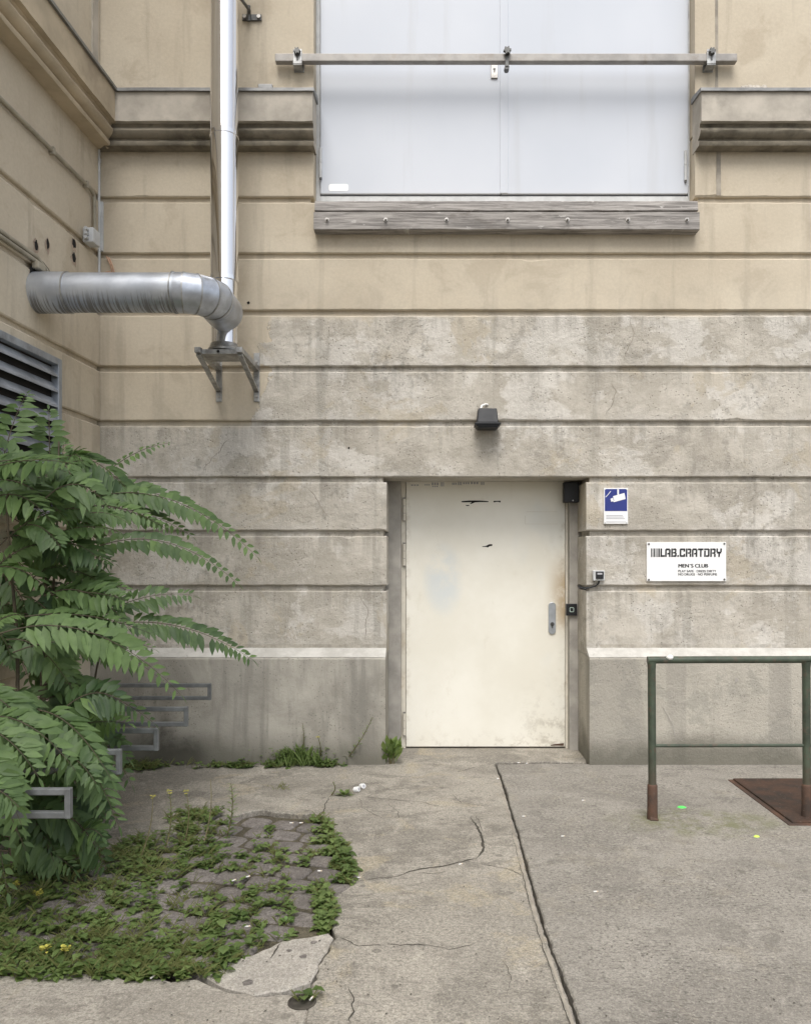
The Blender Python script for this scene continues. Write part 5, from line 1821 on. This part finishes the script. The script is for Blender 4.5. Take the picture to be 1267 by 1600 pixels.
rosette('dandelion', G(538, 1243), "small toothed leaf rosette growing from the crack beside the white caps", 34, .06, .016, (.25, 1.4), None, 'weed', .55)
rosette('dandelion', G(536, 1196), "pale green leaf rosette at the plinth under a thin leaning weed", 12, .05, .024, (.15, .7), None, 'young_leaf', .5)
rosette('dandelion', G(372, 1197), "low leaf rosette against the plinth right of the black stain", 14, .05, .02, (.1, .7), None, 'weed', .5)
rosette('dandelion', G(270, 1190), "broad leaved seedling at the dark corner of the plinth", 12, .06, .028, (.3, 1.2), None, 'weed', .6)
rosette('dandelion', G(508, 1434), "glossy leaf rosette between the setts and the concrete edge", 22, .06, .024, (.2, 1.0), None, 'weed', .65)
rosette('dandelion', G(225, 1525), "broad pale leaf rosette at the lower edge of the weeds", 9, .07, .05, (.2, .7), None, 'weed', .8)
rosette('dandelion', G(448, 1442), "small yellowish seedling standing alone between setts", 7, .03, .02, (.4, 1.2), None, 'young_leaf', .9)
tall_weed('tall_weed', G(536, 1194), P(582, 1120, 5.62), "thin leaning weed stem against the plinth left of the door", 44, .04, .008, False, None, .02)
tall_weed('tall_weed', G(468, 1194), P(472, 1130, 5.7), "upright feathery weed in the tuft against the plinth", 40, .04, .005, False)
tall_weed('tall_weed', G(498, 1194), P(496, 1152, 5.7), "short yellow tipped weed beside the tuft against the plinth", 26, .03, .005, True)
tall_weed('tall_weed', G(354, 1310), P(360, 1224, 4.35), "bushy upright weed at the upper edge of the weedy setts", 52, .045, .010, False)
tall_weed('tall_weed', G(258, 1330), P(264, 1238, 4.2), "slim upright weed with narrow leaves over the concrete tongue", 34, .04, .008, True)
tall_weed('tall_weed', G(288, 1318), P(290, 1238, 4.25), "thin weed with yellow tip among the weedy setts", 24, .035, .006, True)
tall_weed('tall_weed', G(218, 1345), P(238, 1246, 4.1), "bare leaning weed stalk with tiny yellow head", 8, .02, .004, True)
tall_weed('tall_weed', G(318, 1320), P(328, 1218, 4.3), "very thin grass stalk rising behind the weeds", 8, .02, .003, False)
tall_weed('tall_weed', G(518, 1243), P(519, 1222, 4.98), "short spiky seedling at the end of the crack", 12, .025, .006, False)
# grassy tuft at the plinth
m_ = MB()
for k in range(330):
    px = rng.gauss(466, 24)
    g = G(px, rng.uniform(1192, 1200))
    g.y = min(g.y, -PP - .01)
    th = rng.uniform(0, 6.28)
    m_.leaf(g, Vector((math.cos(th) * .6, math.sin(th) * .5, rng.uniform(1.2, 4))), Vector((math.sin(th), -math.cos(th), .2)), rng.uniform(.10, .30) * max(.3, 1 - abs(px - 468) / 70), .010, rng.uniform(.2, .8), 0, .35)
    if k % 2 == 0:
        m_.leaf(g + Vector((0, 0, rng.uniform(0, .13))), Vector((math.cos(th), math.sin(th), .4)), UP, rng.uniform(.03, .05), .018, rng.uniform(.2, .7), .2, .3, .5)
tag(m_.build('grass_tuft', M['weed']), "dense grassy tuft growing against the plinth", "weed")
m_ = MB()
for k in range(40):
    g = G(rng.gauss(440, 6), rng.uniform(1228, 1236)); th = rng.uniform(0, 6.28)
    m_.leaf(g, Vector((math.cos(th) * .6, math.sin(th) * .5, 1.2)), Vector((math.sin(th), -math.cos(th), .2)), rng.uniform(.02, .06), .004, rng.uniform(.3, .8), 0, .3)
tag(m_.build('grass_tuft', M['grass']), "tiny grass tuft alone on the concrete below the plinth", "weed")
for (px, py, lab) in ((70, 1489, "yellow flowering weed, left of the pair at the lower left"), (101, 1489, "yellow flowering weed, right of the pair at the lower left"), (25, 1385, "yellow flower head under the sapling"), (60, 1400, "small yellow flower head beside the sapling's foot")):
    g = G(px, py + 12)
    root = thing('yellow_flower', g, lab, "flower", "yellow flowers among the weeds")
    m_ = MB(); m_.tube([g, g + Vector((.004, 0, .045))], .002, 5); m_.build('stem', M['stalk'], root)
    m_ = MB()
    for k in range(24):
        th = k * 2.4
        m_.leaf(g + Vector((rng.uniform(-.012, .012), rng.uniform(-.01, .01), .042 + rng.uniform(-.006, .008))), Vector((math.cos(th), math.sin(th), rng.uniform(0, .9))), UP, .016, .010, .5)
    m_.build('petals', M['yellow'], root)

# ================================================================ SMALL LITTER
for (px, py, rot, lab) in ((557, 1238, .5, "white plastic cap lying beside the dandelion, left of two"), (566, 1233, .9, "white plastic cap lying beside the dandelion, right of two")):
    g = G(px, py)
    ax = Vector((math.cos(rot), -math.sin(rot), .25)).normalized()
    c = g + Vector((0, 0, .017))
    m_ = MB()
    m_.tube([c - ax * .018, c - ax * .014, c + ax * .014, c + ax * .018], [.013, .017, .017, .0155], 20)
    o = tag(m_.build('plastic_cap', M['white'], smooth=40), lab, "cap", "white caps on the concrete")
    m_ = MB(); m_.tube([c + ax * .0175, c + ax * .0192], .010, 16); m_.build('opening', M['greyink'], o)
butts = [(387, 1376, .6), (499, 1367, 0), (486, 1569, 1.2), (930, 1395, .1), (879, 1308, .2), (818, 1277, .1), (238, 1535, 1.2), (365, 1382, .9), (455, 1291, 0), (470, 1291, .1), (560, 1373, .2), (719, 1352, .5), (778, 1218, .3), (911, 1252, .1), (810, 1193, .2), (823, 1194, .5), (386, 1455, .3)]
pb = None
for (px, py, rot) in butts:
    g = G(px, py)
    if pb is None:
        pb = thing('cigarette_butt', g, "white cigarette butt lying on the ground", "cigarette butt", "cigarette butts on the ground")
        m_ = MB(); m_.tube([g + Vector((-.013, 0, .0045)), g + Vector((.009, 0, .0045))], .0042, 10); m_.build('paper', M['paper'], pb, smooth=40)
        m_ = MB(); m_.tube([g + Vector((.009, 0, .0045)), g + Vector((.020, 0, .0045))], .0043, 10); m_.build('filter', M['filter'], pb, smooth=40)
        o = pb
    else:
        o = copy_tree(pb)
    o.location = g + Vector((0, 0, .014 if px < 500 else .001))
    o.rotation_euler = (0, 0, rot)
    o.scale = (.62, .7, .7)
for (px, py, r, mt, lab) in ((1065, 1262, .026, 'gum', "neon green chewing gum blob on the concrete by the railing post"), (1182, 1308, .016, 'gum2', "yellow green gum blob below the rusty hatch"), (247, 1364, .010, 'white', "white speck of chewing gum among the weeds")):
    g = G(px, py)
    m_ = MB()
    n = 14
    v = [(g.x + math.cos(k * 2 * math.pi / n) * r * rng.uniform(.75, 1.2), g.y + math.sin(k * 2 * math.pi / n) * r * rng.uniform(.6, 1.0), .0005) for k in range(n)]
    v += [(g.x + (p[0] - g.x) * .7, g.y + (p[1] - g.y) * .7, .006) for p in v[:n]]
    m_.add(v, [(k, (k + 1) % n, n + (k + 1) % n, n + k) for k in range(n)] + [tuple(range(n, 2 * n))])
    tag(m_.build('chewing_gum', M[mt], smooth=60), lab, "gum")
# sunken round drain pipe with weeds
g = G(472, 1567)
m_ = MB()
lathe(m_, (g.x, g.y), [(.048, -.03), (.048, .003), (.042, .005), (.040, .001), (.0399, .0005)], 32)
dr = tag(m_.build('drain_pipe', M['crack'], smooth=30), "round drain opening with weeds in the lower concrete", "drain")
# dry crumbs and leaf bits scattered over the concrete
m_ = MB()
for k in range(420):
    px, py = rng.uniform(200, 1300), 1200 + 400 * rng.random() ** 1.3
    g = G(px, py)
    if pip(g.x, g.y, COBW) or g.y > -PP - .02: continue
    r = rng.uniform(.0015, .004)
    th = rng.uniform(0, 6.28)
    m_.leaf(g + Vector((0, 0, .002)), Vector((math.cos(th), math.sin(th), .2)), UP, r * 3.2, r * 1.8, rng.random(), .6, 0)
tag(m_.build('litter', M['litter']), kind='stuff')
for o in scene.objects:
    if '_o' in o: del o['_o']
